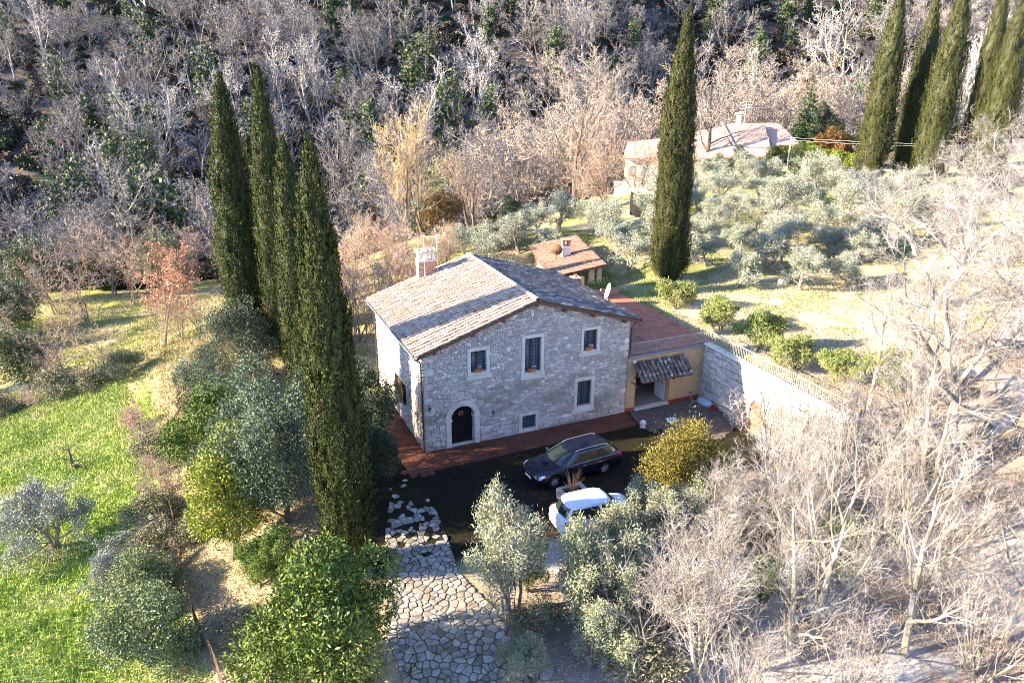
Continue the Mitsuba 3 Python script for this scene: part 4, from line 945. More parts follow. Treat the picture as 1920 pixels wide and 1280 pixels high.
# ------------------------------------------------------------------ growing things: generators
def _unit(a): return a / (np.linalg.norm(a, axis=-1, keepdims=True) + 1e-9)
def grow(r, start, direction, length, radius, steps, wiggle, tropism, taper=.25):
    """branches as (N, steps+1, 3) points and radii; tropism bends towards a direction"""
    N = len(start); p = start.copy(); d = _unit(direction); P = [p.copy()]; R = [radius.copy()]
    for k in range(steps):
        d = _unit(d + r.normal(size=(N, 3)) * wiggle + tropism)
        p = p + d * (length / steps)[:, None]; P.append(p.copy()); R.append(radius * (1 - (1 - taper) * (k + 1) / steps))
    return np.stack(P, 1), np.stack(R, 1)
def fork(r, P, R, n, tmin, angle, spread, ratio, rratio, lens, even=True):
    """n side branches per branch, leaving it at an angle; returns start, direction, length, radius"""
    N, S = P.shape[0], P.shape[1] - 1
    t = (tmin + (1 - tmin) * ((np.arange(n)[None] + r.random((N, n))) / n)) if even else r.uniform(tmin, 1, (N, n))
    t = np.clip(t, 0, .999); i = (t * S).astype(int); fr = t * S - i; rows = np.arange(N)[:, None]
    s = P[rows, i] * (1 - fr[..., None]) + P[rows, i + 1] * fr[..., None]; d = _unit(P[rows, i + 1] - P[rows, i])
    rad = (R[rows, i] * (1 - fr) + R[rows, i + 1] * fr) * rratio * r.uniform(.75, 1.15, (N, n))
    a = np.cross(d, np.where(np.abs(d[..., 2:]) < .9, [0, 0, 1.], [1., 0, 0])); a = _unit(a); b = np.cross(d, a)
    ph = (np.arange(n)[None] * 2.4 + r.uniform(0, 6.28, (N, 1)) + r.normal(0, .5, (N, n)))[..., None]
    an = np.radians(angle + r.normal(0, spread, (N, n)))[..., None]
    nd = d * np.cos(an) + (a * np.cos(ph) + b * np.sin(ph)) * np.sin(an)
    ln = lens[:, None] * ratio * (1 - .45 * (t - tmin) / (1 - tmin + 1e-6)) * r.uniform(.7, 1.25, (N, n))
    return s.reshape(-1, 3), nd.reshape(-1, 3), ln.ravel(), rad.ravel()
def tubes(P, R, sides):
    N, S = P.shape[0], P.shape[1]
    t = np.gradient(P, axis=1); t = _unit(t)
    a = _unit(np.cross(t, np.where(np.abs(t[:, :1, 2:]) < .9, [0, 0, 1.], [1., 0, 0]))); b = np.cross(t, a)
    g = np.arange(sides) * 2 * np.pi / sides
    V = P[:, :, None] + R[:, :, None, None] * (np.cos(g)[None, None, :, None] * a[:, :, None] + np.sin(g)[None, None, :, None] * b[:, :, None])
    base = (np.arange(N) * S * sides)[:, None, None]
    i, j = np.meshgrid(np.arange(S - 1), np.arange(sides), indexing='ij'); j2 = (j + 1) % sides
    q = np.stack([i * sides + j, i * sides + j2, (i + 1) * sides + j2, (i + 1) * sides + j], -1).reshape(-1, 4)
    F = (q[None] + base.reshape(-1, 1, 1)).reshape(-1, 4)
    return V.reshape(-1, 3), np.vstack([F[:, [0, 1, 2]], F[:, [0, 2, 3]]])
def bark_cols(V, r, cols, scale=1.2, seed=0, var=.2):
    """bark of the listed colours, in patches (lichen, bare bark)"""
    cols = np.asarray(cols, float); n = meshkit.fbm(V * scale + seed * 7.3, 3, seed)[:, None]
    k = np.clip((n - .36) / .28, 0, 1) * (len(cols) - 1); i = np.minimum(k.astype(int), len(cols) - 2); f = k - i
    c = cols[i[:, 0]] * (1 - f) + cols[i[:, 0] + 1] * f
    return c * (1 - var + 2 * var * meshkit.noise(V * 6 + seed, seed + 1)[:, None])
def bare_tree(seed, h, trunk=.25, trad=.2, lean=(0, 0), levels=((7, 50, .62, .55), (6, 45, .55, .5), (6, 42, .5, .5), (5, 40, .5, .55)), wig=(.08, .16, .2, .22, .22), up=.05, sides=(8, 6, 4, 3, 3), minr=.006, steps=(8, 7, 5, 4, 3), multi=1, crown=1.0, tmin=(.35, .25, .2, .15)):
    """limbs (list of (P, R) by level)"""
    r = np.random.default_rng(seed); out = []
    st = np.zeros((multi, 3)); st[:, :2] = r.normal(0, .18 * (multi > 1), (multi, 2)); st[:, 2] = -.25
    d = np.tile([lean[0], lean[1], 1.0], (multi, 1)) + (r.normal(0, .28, (multi, 3)) * [1, 1, 0] if multi > 1 else 0)
    ln = h * r.uniform(.62, .8, multi) ; rad = np.full(multi, trad) * r.uniform(.7, 1, multi) if multi > 1 else np.array([trad])
    P, R = grow(r, st, d, ln, rad, steps[0], wig[0], np.array([0, 0, up]), .28); out.append((P, R))
    for k, (n, an, ra, rr) in enumerate(levels):
        s, dd, l, rd = fork(r, P, R, n, tmin[min(k, 3)] if k else trunk, an, 11, ra * crown if k == 0 else ra, rr, ln)
        rd = np.maximum(rd, minr)
        P, R = grow(r, s, dd, l, rd, steps[min(k + 1, len(steps) - 1)], wig[min(k + 1, len(wig) - 1)], np.array([0, 0, up * (1.2 if k < 2 else .6)]), .3); R = np.maximum(R, minr * .8)
        out.append((P, R)); ln = l
    return out
def tree_meshes(seed, limbs, cols, twigcols, sides, cut=2, var=.2):
    """(trunk mesh, colours), (twig mesh, colours): limbs below and from level cut"""
    r = np.random.default_rng(seed + 999); res = []
    for lo, hi, c in ((0, cut, cols), (cut, len(limbs), twigcols)):
        ms = [tubes(P, R, sides[min(k + lo, len(sides) - 1)]) for k, (P, R) in enumerate(limbs[lo:hi])]
        m = cat(*ms); res.append((m, bark_cols(m[0], r, c, 1.4, seed, var)))
    return res
def leaf_cloud(r, centers, n, spread, ln, wd, cols, var=.25, dirs=None, up=0.2, tint_scale=.8, seed=0):
    """leaves scattered about centres (random subset), coloured by kind with clumps of slightly different tone"""
    i = r.integers(0, len(centers), n); c = centers[i] + r.normal(size=(n, 3)) * spread
    d = r.normal(size=(n, 3)) if dirs is None else dirs[i] + r.normal(size=(n, 3)) * .55
    d[:, 2] += up; d = _unit(d); s = _unit(np.cross(d, r.normal(size=(n, 3))))
    l = ln * r.uniform(.65, 1.35, (n, 1)); w = wd * r.uniform(.7, 1.3, (n, 1))
    v = np.stack([c - d * l / 2, c + s * w / 2, c + d * l / 2, c - s * w / 2], 1).reshape(-1, 3)
    k = np.arange(n)[:, None] * 4; f = np.vstack([k + [0, 1, 2], k + [0, 2, 3]])
    cols = np.asarray(cols, float); q = np.clip(meshkit.noise(c * tint_scale + seed * 3.1, seed) * .75 + r.random(n) * .45 - .1, 0, .999) * len(cols)
    cc = cols[q.astype(int)] * r.uniform(1 - var, 1 + var, (n, 1))
    return (v, f), np.repeat(cc, 4, 0)
def kind(name, parts):
    """a shapegroup: parts = [(part name, mesh, bsdf, colours, smooth)]"""
    g = {'type': 'shapegroup'}
    for pn, m, b, c, sm in parts: g[pn] = mikit.ply(m, 'mat_' + b, smooth=sm, color=c)
    scene['kind_' + name] = g; return 'kind_' + name
def plant(name, label, cat_, kd, x, y, z=None, s=1.0, rz=0.0, sz=None, group=None, key=None, lean=(0, 0)):
    k = key or thing(name, label, cat_, group)
    if z is None: z = float(ground_z(x, y)) - .03
    t = T().translate([float(x), float(y), float(z)])
    if lean[0] or lean[1]: t = t @ T().rotate([0, 1, 0], lean[0]) @ T().rotate([1, 0, 0], lean[1])
    scene[k] = {'type': 'instance', 'to_world': t.rotate([0, 0, 1], rz).scale([s, s, sz or s]), 'g': {'type': 'ref', 'id': kd}}
    return k

# ---- cypress: a ragged spindle of upright plumes
CYP = [(.026, .042, .009), (.038, .056, .012), (.052, .068, .015), (.068, .074, .019), (.033, .048, .011)]
def cypress(seed, h, rmax, top=1.0, split=0, bulge=.35, cols=CYP, n=1500, per=34):
    r = np.random.default_rng(seed)
    def rad(t, a):    # radius at height fraction t and angle a
        base = np.clip(t / .06, 0, 1) ** .6 * (1 - np.clip((t - bulge) / (1 - bulge), 0, 1) ** 2.3) ** .85
        return rmax * base * (1 + .30 * (meshkit.fbm(np.stack([np.cos(a) * 1.7, np.sin(a) * 1.7, t * h * .42], -1) + seed, 3, seed) - .5) * 2)
    nz, na = 46, 26
    tz, aa = np.meshgrid(np.linspace(.015, .985, nz), np.arange(na) * 2 * np.pi / na, indexing='ij')
    wob = lambda t: np.stack([np.sin(t * 5 + seed) * .05, np.cos(t * 4 + seed * 2) * .05], -1) * h * .12
    rr = rad(tz, aa) * .80
    V = np.stack([np.cos(aa) * rr, np.sin(aa) * rr, tz * h], -1); V[..., :2] += wob(tz); V = V.reshape(-1, 3)
    i, j = np.meshgrid(np.arange(nz - 1), np.arange(na), indexing='ij'); j2 = (j + 1) % na
    F = np.stack([i * na + j, i * na + j2, (i + 1) * na + j2, (i + 1) * na + j], -1).reshape(-1, 4)
    core = (V, np.vstack([F[:, [0, 1, 2]], F[:, [0, 2, 3]]])); cc = np.asarray(cols)[0] * .8 * (0.7 + .6 * meshkit.noise(V * 2)[:, None])
    t = r.random(n * 3); t = t[r.random(n * 3) < .25 + .75 * (1 - t) ** .55][:n]; n = len(t); a = r.uniform(0, 2 * np.pi, n)
    R0 = rad(t, a) * r.uniform(.80, 1.04, n)
    c = np.stack([np.cos(a) * R0, np.sin(a) * R0, t * h], -1); c[:, :2] += wob(t)
    out = np.stack([np.cos(a), np.sin(a), a * 0], -1)
    ax = _unit(out * r.uniform(.05, .38, (n, 1)) + [0, 0, 1] + r.normal(0, .1, (n, 3)))
    size = h / 17 * r.uniform(.5, 1.3, n) * (.55 + .6 * np.clip(1 - t, 0, 1))
    # each plume: per blades along its axis, splayed
    k = r.random((n, per)); off = r.normal(size=(n, per, 3)) * (.15 * size)[:, None, None] * (1 - .75 * k[..., None])
    pos = c[:, None] + ax[:, None] * (k * size[:, None] * 1.0 - .25 * size[:, None])[..., None] + off
    d = _unit(ax[:, None] + off / (.30 * size)[:, None, None] + r.normal(size=(n, per, 3)) * .28).reshape(-1, 3); pos = pos.reshape(-1, 3)
    ov = np.repeat(out, per, 0) + r.normal(size=d.shape) * .45; s = _unit(np.cross(d, ov)); l = (.135 * h / 17 * r.uniform(.6, 1.4, len(d)))[:, None]; w = l * r.uniform(.26, .42, (len(d), 1))
    v = np.stack([pos - d * l / 2, pos + s * w / 2, pos + d * l / 2, pos - s * w / 2], 1).reshape(-1, 3); q = np.arange(len(d))[:, None] * 4
    f = np.vstack([q + [0, 1, 2], q + [0, 2, 3]])
    cols = np.asarray(cols); pc = cols[r.integers(0, len(cols), n)] * r.uniform(.75, 1.25, (n, 1))
    dry = r.random(n) < .02; pc[dry] = np.array([.12, .09, .04])
    col = np.repeat(np.repeat(pc, per, 0) * r.uniform(.8, 1.2, (n * per, 1)), 4, 0)
    tr = tube([(0, 0, -.4), (0.02, 0, h * .1), (.03, .02, h * .6)], [.16 * rmax, .13 * rmax, .04], 8)
    return [('trunk', tr, 'bark', bark_cols(tr[0], r, [(.16, .12, .09), (.24, .20, .16)], 3, seed), False),
            ('crown', cat(core, (v, f)), 'leaf', np.vstack([cc, col]), False)]

# ---- round bush or broad evergreen tree of many leaves
def bush(seed, rx, rz, cols, n, ln, wd, lobes=14, z0=.0, stem=True, up=.1, shell=.75, var=.28, spiky=0.0, tint=.9, top=.5):
    """leaves fill lobes on an ellipsoid; lobes give the uneven outline"""
    r = np.random.default_rng(seed)
    d = _unit(r.normal(size=(lobes, 3))); d[:, 2] = np.abs(d[:, 2]) * 1.5 - .45; d = _unit(d)
    C = np.vstack([[[0, 0, 0]], d * r.uniform(.45, .86, (lobes, 1))]); S = np.append(.58, r.uniform(.17, .42, lobes))
    w = S ** 2; i = r.choice(len(S), n, p=w / w.sum())
    q = _unit(r.normal(size=(n, 3))); rad = r.uniform(shell, 1.06, n) ** .8
    rad = rad * (1 + (meshkit.fbm(C[i] * 3 + q * 2.3 + seed, 3, seed) - .5) * .9)
    if spiky: rad *= 1 + spiky * (r.random(n) ** 6)
    pos = C[i] + q * (S[i] * rad)[:, None]
    pos = pos * [rx, rx, rz] + [0, 0, rz * (1 - .06) + z0]; keep = pos[:, 2] > .02; pos = pos[keep]; q = q[keep]; n = len(pos)
    dr_ = q + r.normal(size=(n, 3)) * .7; dr_[:, 2] += up; dr_ = _unit(dr_); s = _unit(np.cross(dr_, q * 1.3 + r.normal(size=(n, 3)) * .8))
    l = ln * r.uniform(.5, 1.6, (n, 1)); wd_ = wd * r.uniform(.6, 1.4, (n, 1))
    v = np.stack([pos - dr_ * l / 2, pos + s * wd_ / 2, pos + dr_ * l / 2, pos - s * wd_ / 2], 1).reshape(-1, 3); k = np.arange(n)[:, None] * 4
    f = np.vstack([k + [0, 1, 2], k + [0, 2, 3]])
    cols = np.asarray(cols, float); u = np.clip(meshkit.noise(pos * tint + seed, seed) * .8 + r.random(n) * .5 - .15, 0, .999) * len(cols)
    cc = np.repeat(cols[u.astype(int)] * r.uniform(1 - var, 1 + var, (n, 1)), 4, 0)
    limbs = bare_tree(seed + 5, rz * 1.7, .1, .05 * rx + .02, levels=((5, 48, .62, .5), (4, 42, .5, .5)) if stem else ((3, 48, .6, .5),), multi=3, steps=(5, 3, 2) if stem else (2, 2))
    tm = cat(*[tubes(P * [rx / rz * .8, rx / rz * .8, 1], R, 3) for P, R in limbs])
    return [('stems', tm, 'bark', bark_cols(tm[0], r, [(.12, .10, .08), (.22, .19, .16)], 3, seed), False), ('foliage', (v, f), 'leaf', cc, False)]
OLV = [(.25, .285, .215), (.31, .345, .27), (.38, .41, .34), (.18, .21, .13), (.44, .46, .39)]
def olive(seed, h, n=9000, cols=OLV, ln=.12, wd=.034, multi=2, spread=.22, crown=1.0, upright=.08):
    r = np.random.default_rng(seed)
    limbs = bare_tree(seed, h, .22, .05 * h / 2 + .03, levels=((7, 50, .72, .55), (6, 46, .6, .5), (6, 40, .55, .5)), wig=(.14, .22, .25, .25), up=upright, steps=(7, 6, 5, 4), multi=multi, crown=crown, minr=.008, tmin=(.25, .25, .2, .1))
    (tm, tc), (wm, wc) = tree_meshes(seed, limbs, [(.16, .13, .11), (.30, .27, .24)], [(.20, .17, .13), (.27, .25, .20)], (7, 5, 3, 3), 2)
    P, R = limbs[-1]; cen = P[:, 1:].reshape(-1, 3); dd = _unit(P[:, 1:] - P[:, :-1]).reshape(-1, 3)
    P2 = limbs[-2][0]; cen = np.vstack([cen, P2[:, 2:].reshape(-1, 3)]); dd = np.vstack([dd, _unit(P2[:, 2:] - P2[:, 1:-1]).reshape(-1, 3)])
    lm, lc = leaf_cloud(r, cen, n, spread * .55, ln, wd, cols, .28, dd, .1, 1.1, seed)
    return [('trunk', tm, 'bark', tc, False), ('twigs', wm, 'bark', wc, False), ('foliage', lm, 'leaf', lc, False)]
def bare(seed, h, cols, twigcols, cut=2, sides=(8, 6, 4, 3, 3), var=.2, **k):
    limbs = bare_tree(seed, h, sides=sides, **k); (tm, tc), (wm, wc) = tree_meshes(seed, limbs, cols, twigcols, sides, cut, var)
    return [('trunk', tm, 'bark', tc, False), ('twigs', wm, 'bark', wc, False)], limbs
def with_ivy(parts, limbs, seed, n, cols, lo=0, upto=.75, spread=.16, ln=.16, wd=.12):
    r = np.random.default_rng(seed); P = np.vstack([p[:, :max(2, int(p.shape[1] * upto))].reshape(-1, 3) for p, _ in limbs[lo:lo + 2]])
    t = r.random((len(P), 1)); m, c = leaf_cloud(r, P, n, spread, ln, wd, cols, .3, None, .2, .7, seed)
    return parts + [('ivy', m, 'leaf', c, False)]

# ------------------------------------------------------------------ kinds
K = {}
K['cyp_a'] = kind('cyp_a', cypress(1, 16.4, 1.20, bulge=.28, n=2300, per=52)); K['cyp_b'] = kind('cyp_b', cypress(2, 15.2, 1.05, n=1700, per=44)); K['cyp_c'] = kind('cyp_c', cypress(3, 18.0, 1.2, n=1800, per=44)); K['cyp_d'] = kind('cyp_d', cypress(4, 17.8, 1.65, bulge=.3, n=2200, per=44))
CYE = [(.036, .043, .009), (.05, .057, .012), (.064, .068, .016), (.04, .048, .012)]
K['cyp_e'] = kind('cyp_e', cypress(5, 17.8, 1.72, bulge=.25, cols=CYE, n=2400, per=46)); K['cyp_f'] = kind('cyp_f', cypress(6, 18.4, 2.2, bulge=.3, cols=CYE, n=1500, per=32))
HOLM = [(.07, .11, .06), (.095, .14, .08), (.13, .175, .11), (.045, .075, .04)]
K['holm'] = kind('holm', bush(11, 2.55, 3.9, HOLM, 40000, .105, .045, 26, spiky=.15))
K['holm2'] = kind('holm2', bush(12, 2.4, 3.2, [(.06, .088, .05), (.085, .115, .068), (.042, .06, .034)], 24000, .115, .045, 20, spiky=.15))
K['olbrown'] = kind('olbrown', bush(13, 1.6, 2.6, [(.11, .11, .045), (.14, .13, .06), (.08, .085, .04)], 9000, .13, .05, 12, spiky=.2))
K['laurel'] = kind('laurel', bush(14, 1.7, 2.7, [(.06, .11, .015), (.10, .16, .025), (.14, .19, .03), (.035, .06, .012)], 24000, .125, .048, 19, spiky=.2))
K['laurely'] = kind('laurely', bush(15, 1.9, 2.7, [(.20, .24, .02), (.16, .20, .02), (.27, .29, .03), (.09, .13, .015)], 28000, .115, .042, 20, spiky=.25))
K['laurelf'] = kind('laurelf', bush(16, 2.6, 2.9, [(.09, .14, .02), (.13, .18, .03), (.045, .08, .012), (.17, .22, .045)], 46000, .14, .055, 28, spiky=.2))
K['dark'] = kind('dark', bush(17, 1.7, 2.7, [(.035, .055, .025), (.055, .075, .035), (.075, .10, .05)], 20000, .105, .042, 17, spiky=.2))
K['olean'] = kind('olean', bush(18, 1.45, 1.15, [(.20, .24, .07), (.26, .29, .10), (.15, .19, .05), (.31, .33, .14)], 9000, .17, .035, 12, up=.5, spiky=.3, shell=.5))
K['olean2'] = kind('olean2', bush(19, 1.4, 1.2, [(.13, .19, .05), (.20, .25, .08), (.26, .29, .10)], 9000, .17, .04, 11, up=.5, spiky=.3, shell=.5))
K['juniper'] = kind('juniper', bush(20, 1.9, 2.25, [(.165, .145, .03), (.115, .105, .02), (.22, .185, .04), (.065, .062, .015)], 26000, .12, .04, 34, up=.9, spiky=.6, shell=.6))
K['orange'] = kind('orange', bush(21, 2.2, 2.6, [(.30, .15, .04), (.24, .13, .035), (.18, .11, .03)], 9000, .2, .09, 8, up=.4))
K['brown'] = kind('brown', bush(22, 2.1, 2.3, [(.14, .085, .03), (.19, .11, .04), (.09, .06, .025)], 10000, .16, .07, 12, spiky=.25))
K['hedgey'] = kind('hedgey', bush(23, 1.7, 1.4, [(.20, .24, .03), (.14, .19, .025), (.26, .28, .05)], 7000, .18, .07, 9))
K['ivyshrub'] = kind('ivyshrub', bush(24, 2.1, 1.7, [(.15, .20, .09), (.20, .25, .12), (.11, .15, .06), (.25, .28, .16)], 24000, .10, .05, 24, spiky=.35, shell=.55))
K['scrub'] = kind('scrub', bush(25, 1.5, 1.0, [(.17, .19, .09), (.22, .21, .13), (.26, .23, .16), (.13, .15, .06)], 6500, .11, .045, 16, spiky=.5, shell=.4))
K['dryshrub'] = kind('dryshrub', (lambda p: p)(bare(26, 2.3, [(.26, .20, .16), (.36, .30, .25)], [(.30, .23, .19), (.40, .34, .29)], multi=16, trad=.02, levels=((6, 40, .5, .6), (5, 40, .5, .6), (4, 40, .5, .7)), sides=(4, 3, 3, 3), minr=.006, trunk=.1, cut=1)[0]))
K['pinkshrub'] = kind('pinkshrub', bare(27, 2.4, [(.34, .22, .18), (.42, .30, .26)], [(.40, .26, .22), (.48, .36, .32)], multi=18, trad=.02, levels=((6, 40, .5, .6), (5, 40, .5, .6), (5, 40, .5, .7)), sides=(4, 3, 3, 3), minr=.007, trunk=.1, cut=1)[0])
for i, (sd, h, mu) in enumerate(((31, 3.3, 2), (32, 2.9, 1), (33, 3.6, 3))): K['olive%d' % i] = kind('olive%d' % i, olive(sd, h, 9000, multi=mu))
K['olive_up'] = kind('olive_up', olive(34, 4.6, 15000, multi=4, ln=.11, wd=.03, spread=.2, crown=.62, upright=.22, cols=[(.27, .29, .20), (.32, .34, .25), (.22, .25, .15), (.38, .39, .31)]))
K['olive_up2'] = kind('olive_up2', olive(35, 3.6, 12000, multi=5, ln=.11, wd=.03, spread=.2, crown=.7, upright=.2, cols=[(.24, .27, .165), (.29, .32, .21), (.19, .23, .12), (.34, .36, .27)]))
K['olive_l'] = kind('olive_l', olive(36, 3.8, 15000, multi=3, ln=.12, wd=.035, crown=1.15, cols=[(.19, .215, .19), (.24, .265, .24), (.29, .31, .28), (.13, .15, .11)]))
# bare trees close by
GREY, GREYT = [(.10, .093, .088), (.27, .26, .25), (.46, .445, .425)], [(.19, .178, .172), (.27, .258, .25), (.36, .348, .338)]
OAKL = ((8, 56, .80, .56), (7, 50, .62, .52), (6, 46, .58, .5), (5, 44, .60, .55), (3, 42, .65, .6))
OAK = dict(trunk=.22, trad=.30, levels=OAKL, wig=(.16, .26, .28, .28, .26, .2), up=.035, steps=(8, 9, 6, 5, 3, 2), minr=.0085, tmin=(.2, .22, .15, .1))
OAK['minr'] = .005
K['oak1'] = kind('oak1', bare(41, 10.0, GREY, GREYT, sides=(9, 7, 5, 3, 3, 3), cut=3, **{**OAK, 'multi': 2})[0])
K['oak2'] = kind('oak2', bare(42, 11.0, GREY, GREYT, sides=(9, 7, 5, 3, 3, 3), cut=3, **OAK)[0])
K['oak3'] = kind('oak3', bare(43, 9.0, GREY, GREYT, sides=(9, 7, 5, 3, 3, 3), cut=3, **{**OAK, 'multi': 2})[0])
SL_ = ((9, 40, .58, .5), (6, 38, .58, .5), (5, 38, .58, .55), (3, 36, .62, .6))
SLN = dict(trunk=.18, trad=.13, levels=SL_, wig=(.07, .12, .16, .18, .16), up=.09, steps=(9, 7, 5, 4, 2), minr=.0045)
YB, YT = [(.15, .13, .10), (.32, .29, .215), (.44, .42, .37)], [(.21, .192, .178), (.29, .27, .255), (.38, .36, .345)]
K['slim1'] = kind('slim1', bare(44, 8.6, YB, YT, sides=(7, 5, 4, 3, 3), cut=2, **{**SLN, 'multi': 2})[0])
K['slim2'] = kind('slim2', bare(45, 8.4, YB, YT, sides=(7, 5, 4, 3, 3), cut=2, **SLN)[0])
K['slim3'] = kind('slim3', bare(46, 6.6, YB, YT, sides=(7, 5, 4, 3, 3), cut=2, **{**SLN, 'multi': 4, 'trad': .08})[0])
K['stems'] = kind('stems', bare(47, 5.2, YB, YT, sides=(5, 4, 3, 3), cut=1, multi=11, trad=.045, levels=((7, 32, .55, .5), (4, 36, .6, .5), (3, 36, .6, .6)), wig=(.06, .1, .14, .16), up=.06, minr=.0055, trunk=.15)[0])
K['wallbush'] = kind('wallbush', bare(48, 3.0, [(.40, .36, .35), (.52, .48, .47)], [(.50, .44, .44), (.6, .55, .54)], sides=(5, 4, 3), cut=1, multi=9, trad=.03, levels=((6, 42, .5, .55), (4, 40, .5, .6)), wig=(.12, .14, .16), up=.05, minr=.008, trunk=.2)[0])
K['dead'] = kind('dead', bare(49, 2.7, [(.10, .085, .08), (.20, .18, .17)], [(.14, .12, .11), (.24, .22, .2)], sides=(6, 5, 3), cut=2, trad=.14, levels=((6, 58, .75, .5), (5, 50, .5, .5)), wig=(.3, .35, .35), up=.03, trunk=.3)[0])
BR = [(.16, .12, .095), (.28, .23, .18), (.34, .29, .24)]
p_, l_ = bare(50, 9.6, BR, [(.32, .20, .14), (.42, .28, .2)], multi=2, trad=.13, levels=((9, 45, .5, .5), (6, 42, .5, .5), (4, 42, .5, .6)), sides=(6, 5, 3, 3), minr=.010)
lm, lc = leaf_cloud(np.random.default_rng(50), l_[-1][0][:, 1:].reshape(-1, 3), 3800, .12, .16, .08, [(.44, .22, .14), (.52, .30, .2), (.36, .17, .10)])
K['brownleaf'] = kind('brownleaf', p_ + [('dry_leaves', lm, 'leaf', lc, False)])
K['small'] = kind('small', bare(51, 4.2, BR, [(.30, .22, .17), (.40, .31, .25)], multi=3, trad=.06, levels=((8, 45, .6, .5), (6, 42, .5, .5), (5, 42, .5, .6)), sides=(6, 4, 3, 3), minr=.009)[0])
K['hazel'] = kind('hazel', bare(52, 6.8, [(.22, .17, .12), (.34, .27, .20)], [(.40, .29, .21), (.48, .37, .28), (.52, .41, .33)], multi=7, trad=.06, levels=((9, 38, .5, .5), (7, 40, .5, .5), (5, 40, .5, .6)), sides=(5, 4, 3, 3), minr=.010, trunk=.12)[0])
TALL = dict(trad=.20, levels=((11, 40, .55, .5), (8, 42, .5, .5), (6, 40, .5, .5), (4, 40, .5, .6)), wig=(.06, .13, .16, .18, .18), up=.10, steps=(9, 7, 5, 3, 2), minr=.013, trunk=.25)
K['tall1'] = kind('tall1', bare(53, 12.0, [(.10, .08, .065), (.24, .19, .14)], [(.42, .32, .17), (.48, .38, .24), (.40, .33, .26)], sides=(7, 5, 4, 3, 3), **TALL)[0])
K['tall2'] = kind('tall2', bare(54, 13.0, [(.11, .085, .07), (.26, .2, .14)], [(.46, .35, .16), (.50, .40, .24), (.44, .37, .29)], sides=(7, 5, 4, 3, 3), **{**TALL, 'multi': 2})[0])
K['tall3'] = kind('tall3', bare(55, 9.0, [(.09, .075, .065), (.2, .16, .13)], [(.32, .25, .20), (.42, .34, .28)], sides=(7, 5, 4, 3, 3), **{**TALL, 'multi': 2})[0])
K['tall4'] = kind('tall4', bare(56, 16.0, [(.09, .075, .06), (.20, .16, .13)], [(.40, .33, .27), (.50, .43, .37)], sides=(7, 5, 4, 3, 3), **{**TALL, 'levels': ((11, 52, .78, .52), (8, 44, .5, .5), (6, 40, .5, .5), (5, 40, .5, .6)), 'trad': .32, 'minr': .015, 'trunk': .2})[0])
p_, l_ = bare(57, 7.0, [(.14, .11, .09), (.24, .2, .17)], [(.30, .25, .22), (.38, .33, .29)], multi=3, trad=.1, sides=(6, 4, 3, 3), minr=.012)
K['ivytree'] = kind('ivytree', with_ivy(p_, l_, 57, 9000, [(.05, .08, .03), (.08, .115, .045), (.11, .14, .06)], 0, 1.0, .42, .17, .11))

# ------------------------------------------------------------------ near trees and shrubs
def cyp(kd, x, y, ztop, h, label, group=None, rz=0, sx=1.0):
    g = float(ground_z(x, y)) - .1; s = (ztop - g) / h
    return plant('cypress', label, 'cypress', K[kd], x, y, g, sx, rz, s, group)
cyp('cyp_a', -5.45, -7.35, 15.9, 16.4, 'tall dark cypress nearest the camera, left of the stone house', rz=40, sx=.76)
cyp('cyp_b', -4.80, 4.27, 14.87, 15.2, 'slim cypress between the nearest cypress and the two tall ones behind', rz=100, sx=.85)
cyp('cyp_c', -4.52, 15.31, 17.77, 18.0, 'thin tall cypress just right of the broad leftmost one', rz=10, sx=.78)
cyp('cyp_d', -6.37, 17.47, 17.21, 17.8, 'broad cypress at the left end of the row beside the house', rz=200, sx=.82)
cyp('cyp_b', -4.87, 21.37, 13.4, 15.2, 'dark cypress mostly hidden behind the tallest one of the left row', rz=250, sx=.9)
cyp('cyp_e', 21.91, 11.38, 21.1, 17.8, 'single tall cypress standing on the garden lawn right of the house', rz=70, sx=.72)
FG = 'row of cypresses on the slope at the upper right'
for i, (x, y, zt, l) in enumerate(((58.79, 27.39, 24.6, 'leftmost cypress of the row on the slope at the upper right'), (63.97, 27.43, 24.6, 'second cypress of the upper right row, mostly in shade'), (60.66, 21.92, 25.4, 'third cypress of the upper right row, broad and sunlit'), (69.17, 23.85, 25.9, 'narrow dark cypress further back in the upper right row'), (63.59, 17.84, 24.2, 'cypress at the right edge of the picture in the upper right row'))):
    cyp('cyp_f', x, y, zt, 18.4, l, FG, i * 77, [.74, .62, .76, .6, .74][i])
def B(kd, x, y, label, cat_, s=1.0, rz=0, sz=None, name='shrub', group=None): return plant(name, label, cat_, K[kd], x, y, None, s, rz, sz, group)
B('holm', -7.1, -2.8, 'large blue green holm oak between the cypress row and the bank', 'tree', 1.1, 20, 1.02, 'holm_oak')
B('holm2', -7.3, 14.2, 'dark grey green evergreen tree below the broad leftmost cypress', 'tree', .98, 50, .9, 'holm_oak')
B('olbrown', -7.4, 8.2, 'olive brown evergreen shrub between two darker evergreen trees', 'shrub', 1, 0, .92)
B('laurel', -9.9, 3.2, 'dark green glossy laurel on the left bank', 'shrub', 1.12, 10, 1.0, 'laurel')
B('laurely', -9.4, -3.0, 'yellow green laurel on the left bank in front of the darker one', 'shrub', 1.12, 70, 1.05, 'laurel')
B('laurelf', -7.2, -13.3, 'large bright green laurel at the bottom of the picture beside the drive', 'shrub', 1, 120, 1.02, 'laurel')
B('dark', -2.5, .9, 'dark evergreen shrub against the left corner of the house', 'shrub', 1.1, 0, .98)
B('dark', -3.4, -1.8, 'low dark shrub in the shade at the foot of the nearest cypress', 'shrub', .95, 90, .7)
B('dark', -3.2, 5.0, 'dark shrub behind the one at the left house corner', 'shrub', .8, 160, .8)
